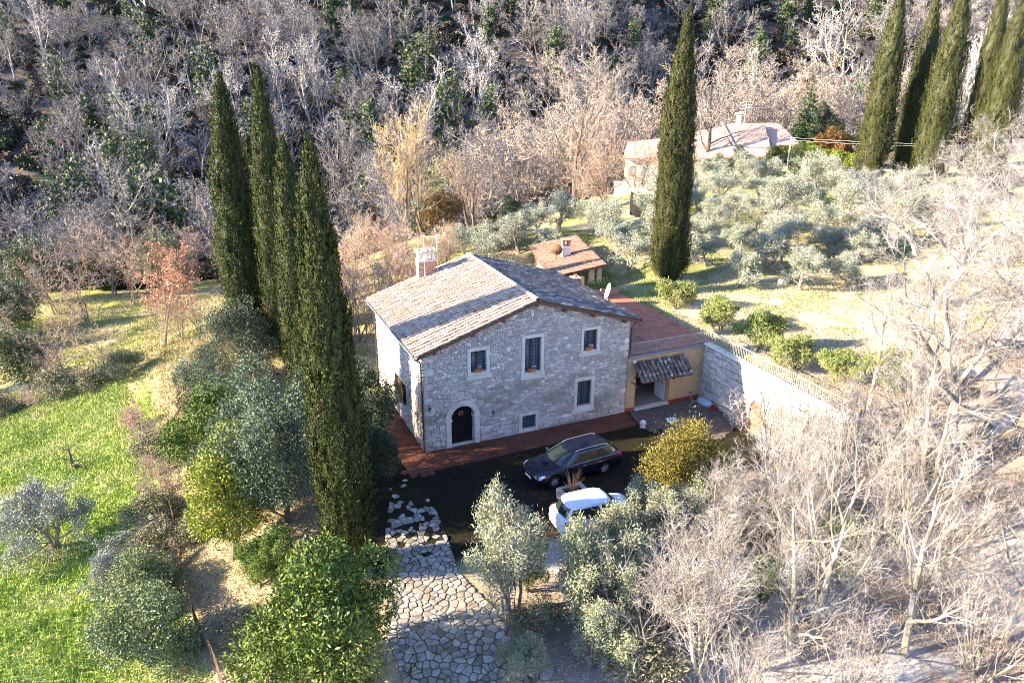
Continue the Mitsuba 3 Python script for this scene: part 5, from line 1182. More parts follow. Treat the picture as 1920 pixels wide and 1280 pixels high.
B('holm2', -8.6, 11.2, 'dark evergreen shrub on the bank above the glossy laurel', 'shrub', .72, 140, .62)
B('holm', -8.3, 4.6, 'blue green shrub squeezed between the laurel and the cypress row', 'shrub', .62, 200, .7)
B('olbrown', -9.9, 8.0, 'dull olive shrub on the bank above the glossy laurel', 'shrub', .9, 80, .72)
B('scrub', -10.9, 6.3, 'low green scrub above the dark laurel, beside the fence', 'shrub', .85, 0, .8)
B('scrub', -10.9, -.2, 'low green scrub between the two laurels and the fence', 'shrub', .7, 200, .6)
B('laurel', -8.0, -6.2, 'small glossy laurel in front of the blue green holm oak', 'shrub', .6, 30, .5, 'laurel')
B('holm2', -7.2, -.6, 'dark evergreen shrub between the holm oak and the nearest cypress', 'shrub', .7, 300, .8)
B('holm', -9.0, .4, 'blue green shrub between the two laurels and the holm oak', 'shrub', .66, 120, .62)
B('dark', -8.2, 6.6, 'dark green shrub below the olive brown one', 'shrub', .9, 250, .75)
B('holm2', -9.6, 13.2, 'grey green evergreen at the top of the bank, left of the dark tree', 'shrub', .66, 330, .66)
B('laurel', -8.6, -5.6, 'glossy laurel at the foot of the yellow green one', 'shrub', .55, 160, .42, 'laurel')
B('scrub', -9.9, -7.2, 'low dry scrub between the fence and the bare bank', 'shrub', .7, 40, .45)
B('olive1', -10.6, 14.6, 'small leaning olive with a twisted trunk on the left lawn', 'olive tree', 1.25, 30, 1.1, 'olive_tree')
B('dead', -16.87, 12.89, 'small dead black tree alone in the green meadow', 'tree', 1.0, 20, 1.0, 'dead_tree')
B('olive_l', -17.2, 4.2, 'broad grey olive in the meadow at the left edge', 'olive tree', 1.12, 80, 1.05, 'olive_tree')
B('olive_l', -14.3, -1.4, 'small silvery olive among the shrubs by the wire fence', 'olive tree', .66, 200, .72, 'olive_tree')
B('ivyshrub', -12.7, -6.2, 'wide pale green ivy covered shrub at the lower left, beside the fence', 'shrub', .95, 0, .95)
B('ivyshrub', -13.2, -3.0, 'pale green tangled shrub above the wide ivy covered one', 'shrub', .8, 110, .75)
B('scrub', -12.6, .4, 'low grey green scrub along the fence, halfway down the bank', 'shrub', 1.0, 40, .9)
B('pinkshrub', -13.9, 14.8, 'pinkish brown leafless shrub at the top of the fence line', 'shrub', .8, 0, .85)
B('holm2', -15.0, 25.5, 'dark rounded hedge shrub at the upper end of the meadow', 'shrub', .7, 30, .36)
HD = 'dry shrubs along the wire fence'
for i, (x, y, s) in enumerate(((-13.3, 12.4, .8), (-13.0, 10.0, .75), (-12.8, 7.6, .8), (-12.6, 5.2, .8), (-12.5, 3.0, .85), (-12.9, 1.6, .75), (-12.4, -1.2, .8))):
    B('dryshrub' if i % 3 != 1 else 'scrub', x, y, 'grey brown leafless shrub in the dry hedge along the wire fence' if i % 3 != 1 else ['low grey green scrub in the dry hedge, upper of two', 'low grey green scrub in the dry hedge, lower of two'][i // 3 % 2], 'shrub', s * 1.15, i * 50, s, group=HD)
B('brownleaf', -12.35, 29.73, 'slender tree with clinging brown leaves on the left lawn', 'tree', 1.0, 0, 1.0, 'brown_leaved_tree')
B('small', -10.73, 28.67, 'small leafless tree right of the brown leaved one', 'tree', 1.0, 0, .9, 'bare_tree')
B('small', -9.6, 31.0, 'small leafless tree at the right end of the left lawn', 'tree', 1.0, 130, .9, 'bare_tree')
B('ivytree', -22.0, 31.5, 'dark ivy covered tree at the left edge above the meadow', 'tree', .95, 0, 1.0, 'ivy_covered_tree')
B('small', -18.65, 28.49, 'grey leafless tree beside the dark ivy covered one', 'tree', 1.4, 70, 1.3, 'bare_tree')
B('small', -16.6, 28.0, 'second grey leafless tree at the upper edge of the meadow', 'tree', 1.3, 170, 1.1, 'bare_tree')
for i, (x, y, s) in enumerate(((-24, 27.5, 1.1), (-21.5, 27.0, 1.0), (-19.3, 26.6, 1.1), (-25.6, 31, 1.4), (-17.3, 26.0, .9))):
    B('dryshrub' if i % 2 else 'scrub', x, y, 'brown bramble clump along the upper edge of the green meadow', 'shrub', s * 1.3, i * 70, s, 'bramble_clump', 'bramble clumps along the meadow edge')
TH = 'trees and thicket at the left edge above the meadow'
for i, (x, y, kd, s_) in enumerate(((-27.5, 36, 'ivytree', 1.0), (-31, 40, 'small', 1.9), (-25.5, 42, 'small', 1.7), (-29, 47, 'ivytree', 1.1), (-22, 45, 'small', 1.8), (-34, 50, 'small', 2.0), (-26, 52, 'ivytree', 1.1), (-19.5, 50.5, 'small', 1.7), (-23, 57, 'small', 2.0), (-31, 57, 'small', 2.1), (-16, 56, 'small', 1.9), (-12, 58, 'ivytree', 1.2), (-18, 61, 'small', 2.1), (-9, 60, 'small', 2.0), (-26, 63, 'ivytree', 1.3), (-13, 64, 'small', 2.2), (-21, 67, 'small', 2.3), (-6, 56, 'small', 1.8), (-4, 63, 'small', 2.1))):
    B(kd, x, y, {'ivytree': 'dark ivy grown tree in the thicket behind the left lawn', 'small': 'grey leafless tree in the thicket behind the left lawn'}[kd], 'tree', s_, i * 55, s_, 'thicket_tree', {'ivytree': 'ivy grown trees behind the left lawn', 'small': 'leafless trees behind the left lawn'}[kd])
# behind the house
B('hazel', .4, 15.9, 'warm brown leafless hazel thicket just behind the left end of the house', 'tree', 1.0, 0, 1.0, 'hazel_thicket')
for i, (x, y, s) in enumerate(((4.8, 23.5, .85), (8.0, 24.5, .8), (6.2, 27.5, .9), (10.6, 27.0, .75), (3.0, 29.0, .9), (-.8, 20.5, .75), (.5, 32.0, .9), (5.0, 33.0, .9), (-2.8, 33.5, .9))): B('hazel', x, y, 'leafless hazel in the brown thicket left of and behind the chimney', 'tree', s, i * 47, s * .9, 'hazel_thicket', 'brown hazel thicket behind the house')
for i, (x, y, s, l) in enumerate(((3.2, 19.5, .8, 'leafless hazel behind the chimney, left of it'), (6.2, 20.5, .85, 'leafless hazel directly behind the chimney'), (1.6, 24.0, .9, 'leafless hazel between the left cypress row and the chimney'), (-1.0, 27.0, .8, 'leafless hazel close to the right side of the cypress row'))):
    B('hazel', x, y, l, 'tree', s, 80 * i + 40, s, 'hazel_thicket')
B('tall1', 8.33, 31.5, 'tall bare tree with yellowish twigs and two dark stems behind the chimney', 'tree', 1.0, 0, 1.0, 'bare_tree')
B('tall2', 10.6, 32.6, 'tallest bare yellow twigged tree behind the house', 'tree', 1.0, 60, 1.02, 'bare_tree')
B('tall3', 16.6, 36.6, 'dark spreading bare tree right of the brown bush behind the house', 'tree', 1.1, 0, 1.1, 'bare_tree')
B('tall4', 33.24, 46.64, 'big dark bare tree standing before the pale grove, left of the garden cypress', 'tree', 1.0, 0, 1.02, 'bare_tree')
for i, (x, y, s_) in enumerate(((33.2, 38.5, 1.9), (36.0, 37.4, 1.8), (30.4, 40.5, 1.8), (38.2, 40.4, 2.0), (39.8, 36.4, 1.8), (35.0, 41.5, 2.1), (42.2, 38.4, 1.7))): B('small', x, y, 'leafless grey tree before the white garden wall of the villa', 'tree', s_, i * 80, s_, 'bare_tree', 'leafless trees before the villa wall')
B('tall4', 47.2, 40.8, 'big bare tree right behind the tall garden cypress, before the villa', 'tree', .86, 220, .86, 'bare_tree')
B('brown', 12.61, 34.0, 'rust brown evergreen bush behind the house roof', 'shrub', 1.0, 0, .98, 'brown_bush')
B('dark', 19.5, 33.5, 'dark shrub beyond the olives behind the house', 'shrub', 1.05, 0, .62)
OB = 'olive trees behind the stone house'
for i, (x, y, s) in enumerate(((13.2, 24.4, 1.0), (14.9, 27.5, 1.1), (16.6, 25.8, 1.0), (19.2, 27.4, 1.0), (18.9, 24.6, .85), (22.2, 29.3, 1.1), (24.2, 25.5, 1.0), (22.6, 19.4, 1.15), (23.9, 22.3, 1.05), (21.4, 15.6, 1.0), (26.3, 28.2, 1.05), (25.3, 18.6, 1.0), (12.6, 28.5, .9))):
    B('olive%d' % (i % 3), x, y, 'silvery olive tree between the stone house and the bare trees behind it', 'olive tree', s * 1.12, i * 63, s * 1.05, 'olive_tree', OB)
# right garden
B('olean', 18.6, 6.1, 'pale green rounded bush at the foot of the garden cypress', 'shrub', 1.0, 0, .95)
B('olean', 18.55, 1.35, 'pale green bush behind the terrace end of the railing, first of the row', 'shrub', .95, 100, 1.05)
B('olean2', 18.5, -2.0, 'darkest green bush in the row behind the wall railing', 'shrub', .95, 30, 1.05)
B('olean', 18.7, -4.6, 'pale green bush right of the darkest one behind the wall railing', 'shrub', .95, 210, .9)
B('olean2', 19.4, -7.0, 'last green bush of the row behind the wall railing, half veiled by twigs', 'shrub', .85, 160, .75)
B('hedgey', 20.81, -8.8, 'yellow green shrub under the branches of the big bare oak', 'shrub', .95, 0, .8)
B('juniper', 17.6, -12.6, 'yellowish shrub at the foot of the big bare oak', 'shrub', .8, 0, .45)
GR = [(24.9, 7.5), (26.1, 12.3), (29.4, 8.8), (28.2, 4.9), (34.4, 9.0), (31.5, 19.1), (34.8, 16.9), (37.5, 14.8), (40.5, 13.3), (36.7, 24.3), (40.2, 23.3), (43.8, 21.6), (47.7, 20.9), (45.7, 14.7), (46.2, 27.9), (51.8, 27.1), (54.9, 24.3), (53.3, 17.8), (42.0, 8.8), (38.2, 7.9), (43.9, 8.1), (28.0, 16.5), (60.8, 21.0), (59.4, 16.9), (35.0, 6.8), (34.7, 24.9), (43.7, 29.8), (33.8, 12.6), (29.9, 13.0), (28.8, 21.4), (38.0, 9.8), (41.9, 17.7), (39.0, 19.1), (35.3, 20.4), (54.5, 21.3), (45.2, 17.2), (41.5, 32.1), (31.2, 3.6), (31.0, 25.5), (33.5, 29.0), (37.3, 29.0), (49.0, 24.6), (49.5, 16.4), (48.2, 11.8), (36.4, 12.4), (31.6, 10.6), (30.2, 27.8), (38.6, 34.0)]
r = np.random.default_rng(77)
for i, (x, y) in enumerate(GR):
    if i == 0: B('olive1', x, y, 'small round olive on a straight dark trunk, foremost on the garden lawn', 'olive tree', 1.1, 0, 1.18, 'olive_tree'); continue
    s = r.uniform(.85, 1.2); B('olive%d' % (i % 3), x, y, 'silvery olive tree in the grove on the slope right of the garden cypress', 'olive tree', s * 1.1, r.uniform(0, 360), s, 'olive_tree', 'olive grove on the right slope')
single('bench_block', 'pale stone block lying on the garden lawn under the olives', 'stone block', xf(bx(-.45, .45, -.2, .2, 0, .35, .03), (28.0, 6.3, float(ground_z(28.0, 6.3)) - .03), .2), 'whitestone')
# front of the yard
B('juniper', 9.0, -8.9, 'golden yellow juniper at the right edge of the forecourt', 'shrub', .98, 0, .98, 'juniper')
B('olive_up', -.9, -12.1, 'tall bushy young olive beside the flagstone drive', 'olive tree', 1.05, 0, 1.2, 'olive_tree')
B('olive_up2', 1.35, -13.5, 'bushy olive right of the tall one, in front of the white car', 'olive tree', 1.15, 50, 1.28, 'olive_tree')
B('olive_up2', 3.9, -11.9, 'low wide olive half hiding the white car', 'olive tree', 1.1, 120, 1.0, 'olive_tree')
B('olive_up', 5.4, -11.5, 'narrow olive just right of the white car bonnet', 'olive tree', .8, 200, .92, 'olive_tree')
B('olive_up2', 6.9, -11.9, 'olive in front of the golden juniper', 'olive tree', 1.0, 250, 1.1, 'olive_tree')
B('olive_up2', -1.35, -15.0, 'lowest olive sprouting beside the boulders at the bottom of the picture', 'olive tree', .7, 300, .5, 'olive_tree')
B('laurel', .3, -11.2, 'dark green low laurel between the two front olives', 'shrub', .55, 0, .42, 'laurel')
B('olive_up2', .9, -15.6, 'bushy olive at the bottom middle, between drive and leafless stems', 'olive tree', .95, 100, .8, 'olive_tree')
B('olive_up', 2.5, -14.2, 'olive standing right of the bushy one before the white car', 'olive tree', .85, 160, .8, 'olive_tree')
B('olive_up2', 3.0, -12.3, 'olive right against the rear of the white car', 'olive tree', .9, 20, .85, 'olive_tree')
B('scrub', 1.9, -16.6, 'grey green scrub at the bottom edge below the front olives', 'shrub', 1.1, 130, 1.0)
B('scrub', -.3, -13.3, 'green scrub at the foot of the tall bushy young olive', 'shrub', .8, 10, .7)
B('ivyshrub', 4.4, -14.6, 'pale green tangle behind the leafless stems', 'shrub', .7, 10, .75)
B('scrub', 3.6, -13.6, 'green scrub between the front olives and the leafless stems', 'shrub', 1.0, 60, 1.0)
B('ivyshrub', 10.2, -12.9, 'pale green tangle below the golden juniper, right of the scrub', 'shrub', .75, 200, .8)
B('ivyshrub', 11.6, -15.2, 'pale green tangle among the slim trees of the right slope', 'shrub', .7, 280, .7)
B('scrub', 8.9, -12.4, 'grey green scrub below the golden juniper', 'shrub', 1.1, 0, 1.2)
B('scrub', 6.6, -14.4, 'green scrub among the leafless stems at lower middle right', 'shrub', 1.0, 90, 1.1)
B('laurel', 7.3, -15.6, 'small bright green sprouting shrub under the slim bare trees', 'shrub', .45, 0, .38)
B('wallbush', 15.7, -6.9, 'pale leafless bush farther along the sunlit retaining wall', 'shrub', .9, 120, .8)
B('wallbush', 16.0, -3.9, 'pale leafless bush against the retaining wall', 'shrub', 1.0, 0, .85)
# leafless trees on the right
BT = [('oak1', 19.6, -13.4, 1.0, 200, 1.02, 'big gnarled bare oak with pale limbs, nearest the retaining wall'), ('oak2', 17.8, -18.6, 1.0, 40, 1.1, 'big bare oak with a dark leaning trunk near the lower right corner'), ('oak3', 29.6, -8.0, 1.08, 90, 1.15, 'wide bare oak on the slope at the right edge'),
      ('oak2', 25.5, -14.5, .9, 170, 1.0, 'bare oak behind the dark trunked one at the right edge'), ('oak1', 33.0, -1.5, .9, 120, 1.0, 'bare oak at the right edge above the upper garden'), ('oak3', 22.4, -10.0, .72, 300, .8, 'smaller bare oak just above the gnarled one'), ('oak3', 37.5, 3.0, .85, 10, .95, 'bare tree at the right edge beside the olive grove'), ('oak1', 42.0, -3.0, 1.0, 310, 1.05, 'pale bare tree at the right edge below the upper cypress row'),
      ('slim1', 6.4, -18.4, 1.0, 0, 1.0, 'slim pale bare tree with lichen yellow stems at the bottom centre right'), ('slim2', 9.3, -19.8, 1.0, 50, .98, 'second slim pale bare tree, right of the lichen yellow one'), ('slim3', 3.6, -17.4, 1.0, 0, 1.0, 'many stemmed pale bare shrub tree at the bottom middle'), ('slim1', 12.9, -10.6, .8, 140, .85, 'slim bare tree before the sunlit retaining wall'),
      ('slim2', 14.6, -12.4, .85, 220, .9, 'slim bare tree right of the one before the sunlit wall'), ('slim3', 10.6, -13.6, 1.0, 80, 1.05, 'many stemmed bare tree below the golden juniper'), ('slim3', 12.6, -16.2, 1.0, 190, 1.1, 'many stemmed bare tree in the middle of the right slope'), ('slim1', 15.2, -21.0, .95, 260, .95, 'slim bare tree at the bottom right over the leaf litter')]
BT += [('oak3', 22.6, -15.6, .95, 140, 1.0, 'bare oak between the gnarled one and the dark trunked one'), ('slim2', 18.3, -9.8, .9, 10, .9, 'slim bare tree above the end of the retaining wall'), ('slim1', 16.4, -15.0, 1.0, 60, 1.0, 'slim bare tree under the gnarled oak'), ('slim3', 15.6, -11.2, .95, 20, 1.0, 'many stemmed bare tree at the end of the retaining wall'),
       ('slim3', 19.6, -21.5, 1.1, 240, 1.1, 'many stemmed bare tree at the lower right corner'), ('slim2', 12.2, -20.9, .9, 330, .85, 'small slim bare tree over the leaf litter at the bottom right'), ('slim3', 7.6, -13.0, .9, 130, .85, 'many stemmed bare tree just below the golden juniper')]
BT += [('slim3', 14.3, -8.2, .75, 200, .75, 'many stemmed bare tree before the end of the sunlit wall'), ('slim1', 18.4, -23.0, .95, 100, 1.0, 'slim bare tree at the lower right corner'), ('slim3', 15.0, -23.4, 1.0, 150, 1.0, 'many stemmed bare tree at the bottom edge over the leaf litter'), ('slim2', 21.5, -17.6, .9, 290, .95, 'slim bare tree between the two lower oaks at the right'), ('oak3', 26.5, -20.0, .8, 30, .9, 'bare oak at the right edge low in the picture')]
for kd, x, y, s, rz, sz, l in BT: B(kd, x, y, l, 'tree', s, rz, sz, 'bare_tree')
for i, (x, y, s, rz) in enumerate(((2.6, -15.9, .95, 0), (4.9, -16.4, .9, 70), (7.7, -16.9, .85, 150), (5.6, -13.3, .75, 210), (9.9, -17.6, .8, 280), (11.3, -11.7, .7, 30), (14.4, -14.8, .8, 120), (3.6, -19.0, .8, 320), (6.2, -20.6, .8, 20), (11.0, -19.2, .85, 90), (13.6, -17.9, .85, 200), (17.0, -20.0, .9, 250), (9.0, -14.9, .8, 310), (12.2, -13.6, .8, 60), (19.5, -11.5, .8, 100), (14.8, -9.4, .7, 170), (10.4, -21.4, .85, 40), (13.2, -22.6, .9, 130), (16.6, -17.3, .85, 300), (20.6, -19.6, .9, 80))):
    B('stems', x, y, 'clump of thin pale leafless stems on the slope right of the drive', 'shrub', s, rz, s, 'leafless_shrub', 'clumps of leafless stems on the right slope')

# ------------------------------------------------------------------ low annexe with a tiled roof behind the house
rng = np.random.default_rng(71)
an = thing('annexe', 'low ochre annexe with a single sloped tile roof behind the stone house', 'outbuilding')
AU, AV = np.array([.966, -.259, 0]), np.array([.259, .966, 0]); AO = np.array([18.36, 14.0, 0])
def AP(u, v, z): return AO + np.multiply.outer(u, AU) + np.multiply.outer(v, AV) + np.multiply.outer(z, [0, 0, 1.])
def abox(u0, u1, v0, v1, z0, z1, c=0): m = bx(u0, u1, v0, v1, z0, z1, c); return AP(m[0][:, 0], m[0][:, 1], m[0][:, 2]), m[1]
asl = .20; za = 4.25
part(an, 'wall', cat(abox(-3.7, -1.5, .35, 8.6, .2, za - .95)), 'plaster')
part(an, 'pillar', abox(-1.15, -.75, .4, .8, .2, za - .32, .01), 'stonegray2'); part(an, 'pillar', abox(-.5, -.15, .5, .85, .2, za - .22, .01), 'stonegray2'); part(an, 'pillar', abox(-.5, -.15, 7.6, 8.0, .2, za - .2, .01), 'stonegray2')
def f_sg(p, n, uv): return mix((.45, .40, .34), (.26, .23, .2), fbm(p.x * 3, p.y * 3, p.z * 3, 4))
mat('stonegray2', mikit.proc(f_sg), .9, .2)
m = extrude(Polygon([(-4.1, za - 4.1 * asl - .12), (.05, za - .11), (.05, za - .02), (-4.1, za - 4.1 * asl - .03)]), 9.2)
aroof = part(an, 'roof', (AP(m[0][:, 0], m[0][:, 2] - .05, m[0][:, 1]), m[1]), 'darkwood')
n3 = math.hypot(1, asl); Ua = (AU + np.array([0, 0, asl])) / n3; Na = (np.array([0, 0, 1]) - AU * asl) / n3
tile_slope(aroof, AP(np.array(-4.1), np.array(-.02), np.array(za - 4.1 * asl)), AV, Ua, Na, 9.1, 4.1 * n3, rng, 'tiledull', pitch=.33, r=.108, n_parts=150, seg=5)
for v in (.1, 2.2, 4.4, 6.6): part(an, 'rafter', (AP(*(lambda q: (q[:, 0], q[:, 1], q[:, 2]))(np.array([[-3, v, za - .85], [-3, v + .14, za - .85], [-3, v, za - .72], [-3, v + .14, za - .72], [.0, v, za - .26], [.0, v + .14, za - .26], [0, v, za - .12], [0, v + .14, za - .12]]))), trimesh.creation.box((1, 1, 1)).faces) if False else abox(-.6, .02, v, v + .14, za - .27, za - .13), 'darkwood')
cc0 = (-2.1, 4.2); zc = za - 2.1 * asl
ac = part(an, 'chimney', abox(cc0[0] - .32, cc0[0] + .32, cc0[1] - .3, cc0[1] + .3, zc - .2, zc + .85, .01), 'limewash')
for du in (-.22, .22): part(ac, 'pillar', abox(cc0[0] + du - .09, cc0[0] + du + .09, cc0[1] - .28, cc0[1] + .28, zc + .85, zc + 1.3, .008), 'brick')
part(ac, 'slab', abox(cc0[0] - .38, cc0[0] + .38, cc0[1] - .36, cc0[1] + .36, zc + 1.3, zc + 1.38, .01), 'brick')
d2 = thing('satellite_dish', 'dark satellite dish on the annexe roof left of its chimney', 'satellite dish')
q = AP(np.array(-2.95), np.array(3.7), np.array(zc - .1)); part(d2, 'mast', tube([q, q + [0, 0, .75]], .03, 6), 'iron'); part(d2, 'reflector', xf(lathe(prof, 24), q + [0, -.05, .75], rx=math.radians(78), rz=math.radians(150)), 'rusty')

# ------------------------------------------------------------------ far villa
vi = thing('far_villa', 'pink roofed low villa with white walls among the trees at the upper right', 'house')
VV, VU = np.array([.647, .763, 0]), np.array([.763, -.647, 0]); VO = np.array([CAM[0], CAM[1], 0])
def VP(u, d, z): return VO + np.multiply.outer(u, VU) + np.multiply.outer(d, VV) + np.multiply.outer(z, [0, 0, 1.])
def vbox(u0, u1, d0, d1, z0, z1, c=0): m = bx(u0, u1, d0, d1, z0, z1, c); return VP(m[0][:, 0], m[0][:, 1], m[0][:, 2]), m[1]
mat('whitewall', (.58, .52, .44), .9, .2)
def f_pink(p, n, uv):
    t = (p.x * .763 - p.y * .647) / .24
    rib = dr.abs(t - dr.floor(t) - .5) * 2
    return mix((.56, .36, .27), (.64, .45, .35), fbm(p.x * .8, p.y * .8, p.z * .8, 3)) * (.78 + .3 * sstep(.1, .6, rib))
mat('pinktile', mikit.proc(f_pink), .9, .2)
def roof_quad(a, b, c, d, name='roof', rows=.34, cols=.24):
    """a, b eave ends; c, d ridge ends (over b, a): sheet plus ribs of tiles"""
    a, b, c, d = (VP(*map(np.array, q)) for q in (a, b, c, d))
    k = part(vi, name, (np.array([a, b, c, d, a - [0, 0, .12], b - [0, 0, .12], c - [0, 0, .12], d - [0, 0, .12]]), np.array([[0, 1, 2], [0, 2, 3], [5, 4, 7], [5, 7, 6], [0, 4, 5], [0, 5, 1], [1, 5, 6], [1, 6, 2], [2, 6, 7], [2, 7, 3], [3, 7, 4], [3, 4, 0]])), 'pinktile', uv=np.tile([.1, .1], (8, 1)))
    n = max(2, int(np.linalg.norm(b - a) / cols)); N = np.cross(b - a, d - a); N /= np.linalg.norm(N); N = N if N[2] > 0 else -N
    ms, us = [], []; A = (b - a) / np.linalg.norm(b - a); Bd = (d - a) / np.linalg.norm(d - a)
    for i in range(n):      # the eave row; higher up the tiles are too small to tell apart
        tl_ = coppo(.5, .11, .09, seg=4); v = tl_[0]; P = a + A * cols * (i + .5) + np.outer(v[:, 0], A) + np.outer(v[:, 1] - .08, Bd) + np.outer(v[:, 2] + .005, N)
        ms.append((P, tl_[1])); us.append(np.tile(rng.random(2) * .4, (len(P), 1)))
    part(k, 'eave_tiles', cat(*ms), 'pinktile', uv=np.vstack(us), kind='stuff'); return k
part(vi, 'wall', cat(vbox(-2.0, 3.6, 91.6, 101, 4.5, 7.7), vbox(3.605, 6.4, 94.6, 103, 5, 8.9), vbox(-5.3, -2.005, 90.6, 99, 4, 7.3), vbox(-13.1, -9.6, 93.4, 101, 2, 7.0), vbox(-9.595, -5.305, 92.5, 98, 3, 6.4)), 'whitewall')
roof_quad((.4, 91, 7.75), (3.9, 91, 7.95), (2.7, 97, 11.0), (-2.0, 97, 10.75)); roof_quad((2.7, 97.2, 10.95), (-2.0, 97.2, 10.7), (-2.4, 103, 7.9), (3.6, 103, 7.9), 'rear_roof')
roof_quad((3.85, 93.9, 8.75), (6.95, 93.9, 9.0), (4.5, 99, 10.85), (2.65, 99, 10.9)); roof_quad((4.5, 99.2, 10.8), (2.65, 99.2, 10.85), (3.2, 104.6, 8.7), (7.0, 104.6, 8.7), 'rear_roof')
roof_quad((-5.5, 89.8, 7.25), (-.1, 89.8, 7.85), (-2.05, 96.8, 10.5), (-5.4, 96.8, 9.75)); roof_quad((-13.3, 92.6, 6.7), (-9.4, 92.6, 6.9), (-9.3, 97, 8.8), (-13.4, 97, 8.2)); roof_quad((-9.4, 91.6, 6.3), (-5.5, 91.6, 6.5), (-5.4, 96.4, 8.0), (-9.3, 96.4, 7.8))
part(vi, 'verge', cat(tube(VP(np.array([.25, -2.15]), np.array([90.95, 97.]), np.array([7.9, 10.9])), .12, 5)), 'whitewall')
for u, z in ((4.6, 7.3), (5.6, 7.3)):
    w_ = part(vi, 'window', vbox(u - .4, u + .4, 94.55, 94.62, z - .6, z + .6), 'glassdark'); part(w_, 'frame', vbox(u - .5, u + .5, 94.50, 94.545, z - .72, z - .6), 'whitewall')
for u, z in ((.9, 6.6), (2.4, 6.6)):
    w_ = part(vi, 'window', vbox(u - .45, u + .45, 91.55, 91.62, z - .6, z + .6), 'glassdark'); part(w_, 'frame', vbox(u - .55, u + .55, 91.5, 91.545, z - .72, z - .6), 'whitewall')
for u, z in ((-12.2, 5.2), (-10.6, 5.2)): part(vi, 'window', vbox(u - .4, u + .4, 93.33, 93.41, z - .6, z + .6), 'glassdark')
vc = part(vi, 'chimney', vbox(-.55, .05, 97.6, 98.3, 10, 11.9, .02), 'whitewall'); part(vc, 'cap', vbox(-.7, .2, 97.45, 98.45, 11.9, 12.05, .02), 'pinktile', uv=np.tile([.3, .3], (24, 1)))
va = thing('television_aerial', 'pale aerial on the pink roofed far villa', 'aerial'); part(va, 'pole', tube(VP(np.array([.4, .45]), np.array([97.3, 97.3]), np.array([10.8, 13.6])), .05, 5), 'palemetal')
for i in range(4): part(va, 'element', tube(VP(np.array([-.3, 1.1]), np.array([97.3, 97.2]), np.array([12.2 + i * .35, 12.35 + i * .35])), .03, 4), 'palemetal')
gw = thing('garden_wall', 'low white garden wall on the slope below the far villa', 'wall')
part(gw, 'wall', vbox(-13.5, -8.9, 88.4, 88.9, 1.5, 4.4, .04), 'whitewall'); part(gw, 'coping', vbox(-13.6, -8.85, 88.3, 89.0, 4.4, 4.55, .03), 'travertine')
shd = thing('shed', 'small dark open shed with a tiled top left of the garden cypress', 'shed')
shp = np.array([32.6, 30.4]); sz_ = float(ground_z(*shp))
part(shd, 'wall', cat(bx(shp[0] - 1.3, shp[0] + 1.3, shp[1] + .8, shp[1] + 1.0, sz_ - .2, sz_ + 2.1), bx(shp[0] - 1.3, shp[0] - 1.15, shp[1] - .8, shp[1] + .798, sz_ - .2, sz_ + 2.1), bx(shp[0] + 1.15, shp[0] + 1.3, shp[1] - .8, shp[1] + .798, sz_ - .2, sz_ + 2.1)), 'doorwood')
part(shd, 'roof', xf(bx(-1.55, 1.55, -1.1, 1.3, 0, .12, .02), (shp[0], shp[1], sz_ + 2.12), rx=.12), 'tile', uv=np.tile([.7, .2], (24, 1)))
# spruce, orange conifer, hedge
def spruce(seed, h, rad):
    r = np.random.default_rng(seed); pos, d = [], []
    for t in np.linspace(.04, .98, 46):
        L_ = rad * (1 - t) ** .85 + .08; k = max(5, int(14 * (1 - t) + 4))
        for a in r.uniform(0, 6.28, k):
            q = np.linspace(.15, 1, max(3, int(L_ * 9))); l = L_ * r.uniform(.75, 1.1)
            pos.append(np.stack([np.cos(a) * l * q, np.sin(a) * l * q, t * h - .28 * l * q + .10 * l * q * q], 1) + r.normal(0, .05, (len(q), 3))); d.append(np.tile([np.cos(a), np.sin(a), -.2], (len(q), 1)))
    pos, d = np.vstack(pos), np.vstack(d); m, c = leaf_cloud(r, pos, 9000, .08, .34, .11, [(.025, .05, .022), (.04, .075, .03), (.055, .09, .04)], .3, d, 0, .8, seed)
    tr_ = tube([(0, 0, -.3), (0, 0, h * .97)], [.22, .03], 7); return [('trunk', tr_, 'bark', ccol(len(tr_[0]), (.14, .1, .08)), False), ('crown', m, 'leaf', c, False)]
K['spruce'] = kind('spruce', spruce(61, 10.5, 2.6))
B('spruce', 63.4, 42.1, 'dark green spruce behind the right end of the far villa', 'spruce tree', 1.0, 0, 1.05, 'spruce_tree')
B('dark', 66.5, 42.0, 'dark evergreen tree right behind the dark green spruce', 'tree', 1.7, 0, 1.5, 'evergreen_tree')
B('orange', 63.2, 36.6, 'rust orange conical bush between the spruce and the upper right cypresses', 'shrub', 1.1, 0, 1.02, 'orange_bush')
for i, (x, y) in enumerate(((57.2, 35.2), (58.0, 33.0), (58.8, 30.9), (59.0, 28.8), (56.0, 37.2))): B('hedgey', x, y, 'yellow green clipped shrub of the hedge below the rust orange bush', 'shrub', 1.0, i * 70, 1.0, 'hedge_shrub', 'sunlit hedge before the far villa')
for i, (x, y, s) in enumerate(((46.5, 33.5, 1.0), (48.8, 31.6, .9), (50.8, 30.0, 1.0), (44.2, 35.0, .9))): B('dark', x, y, 'dark green shrub between the olive grove and the far villa', 'shrub', s, i * 50, s * .7, 'dark_shrub', 'dark shrubs before the villa')
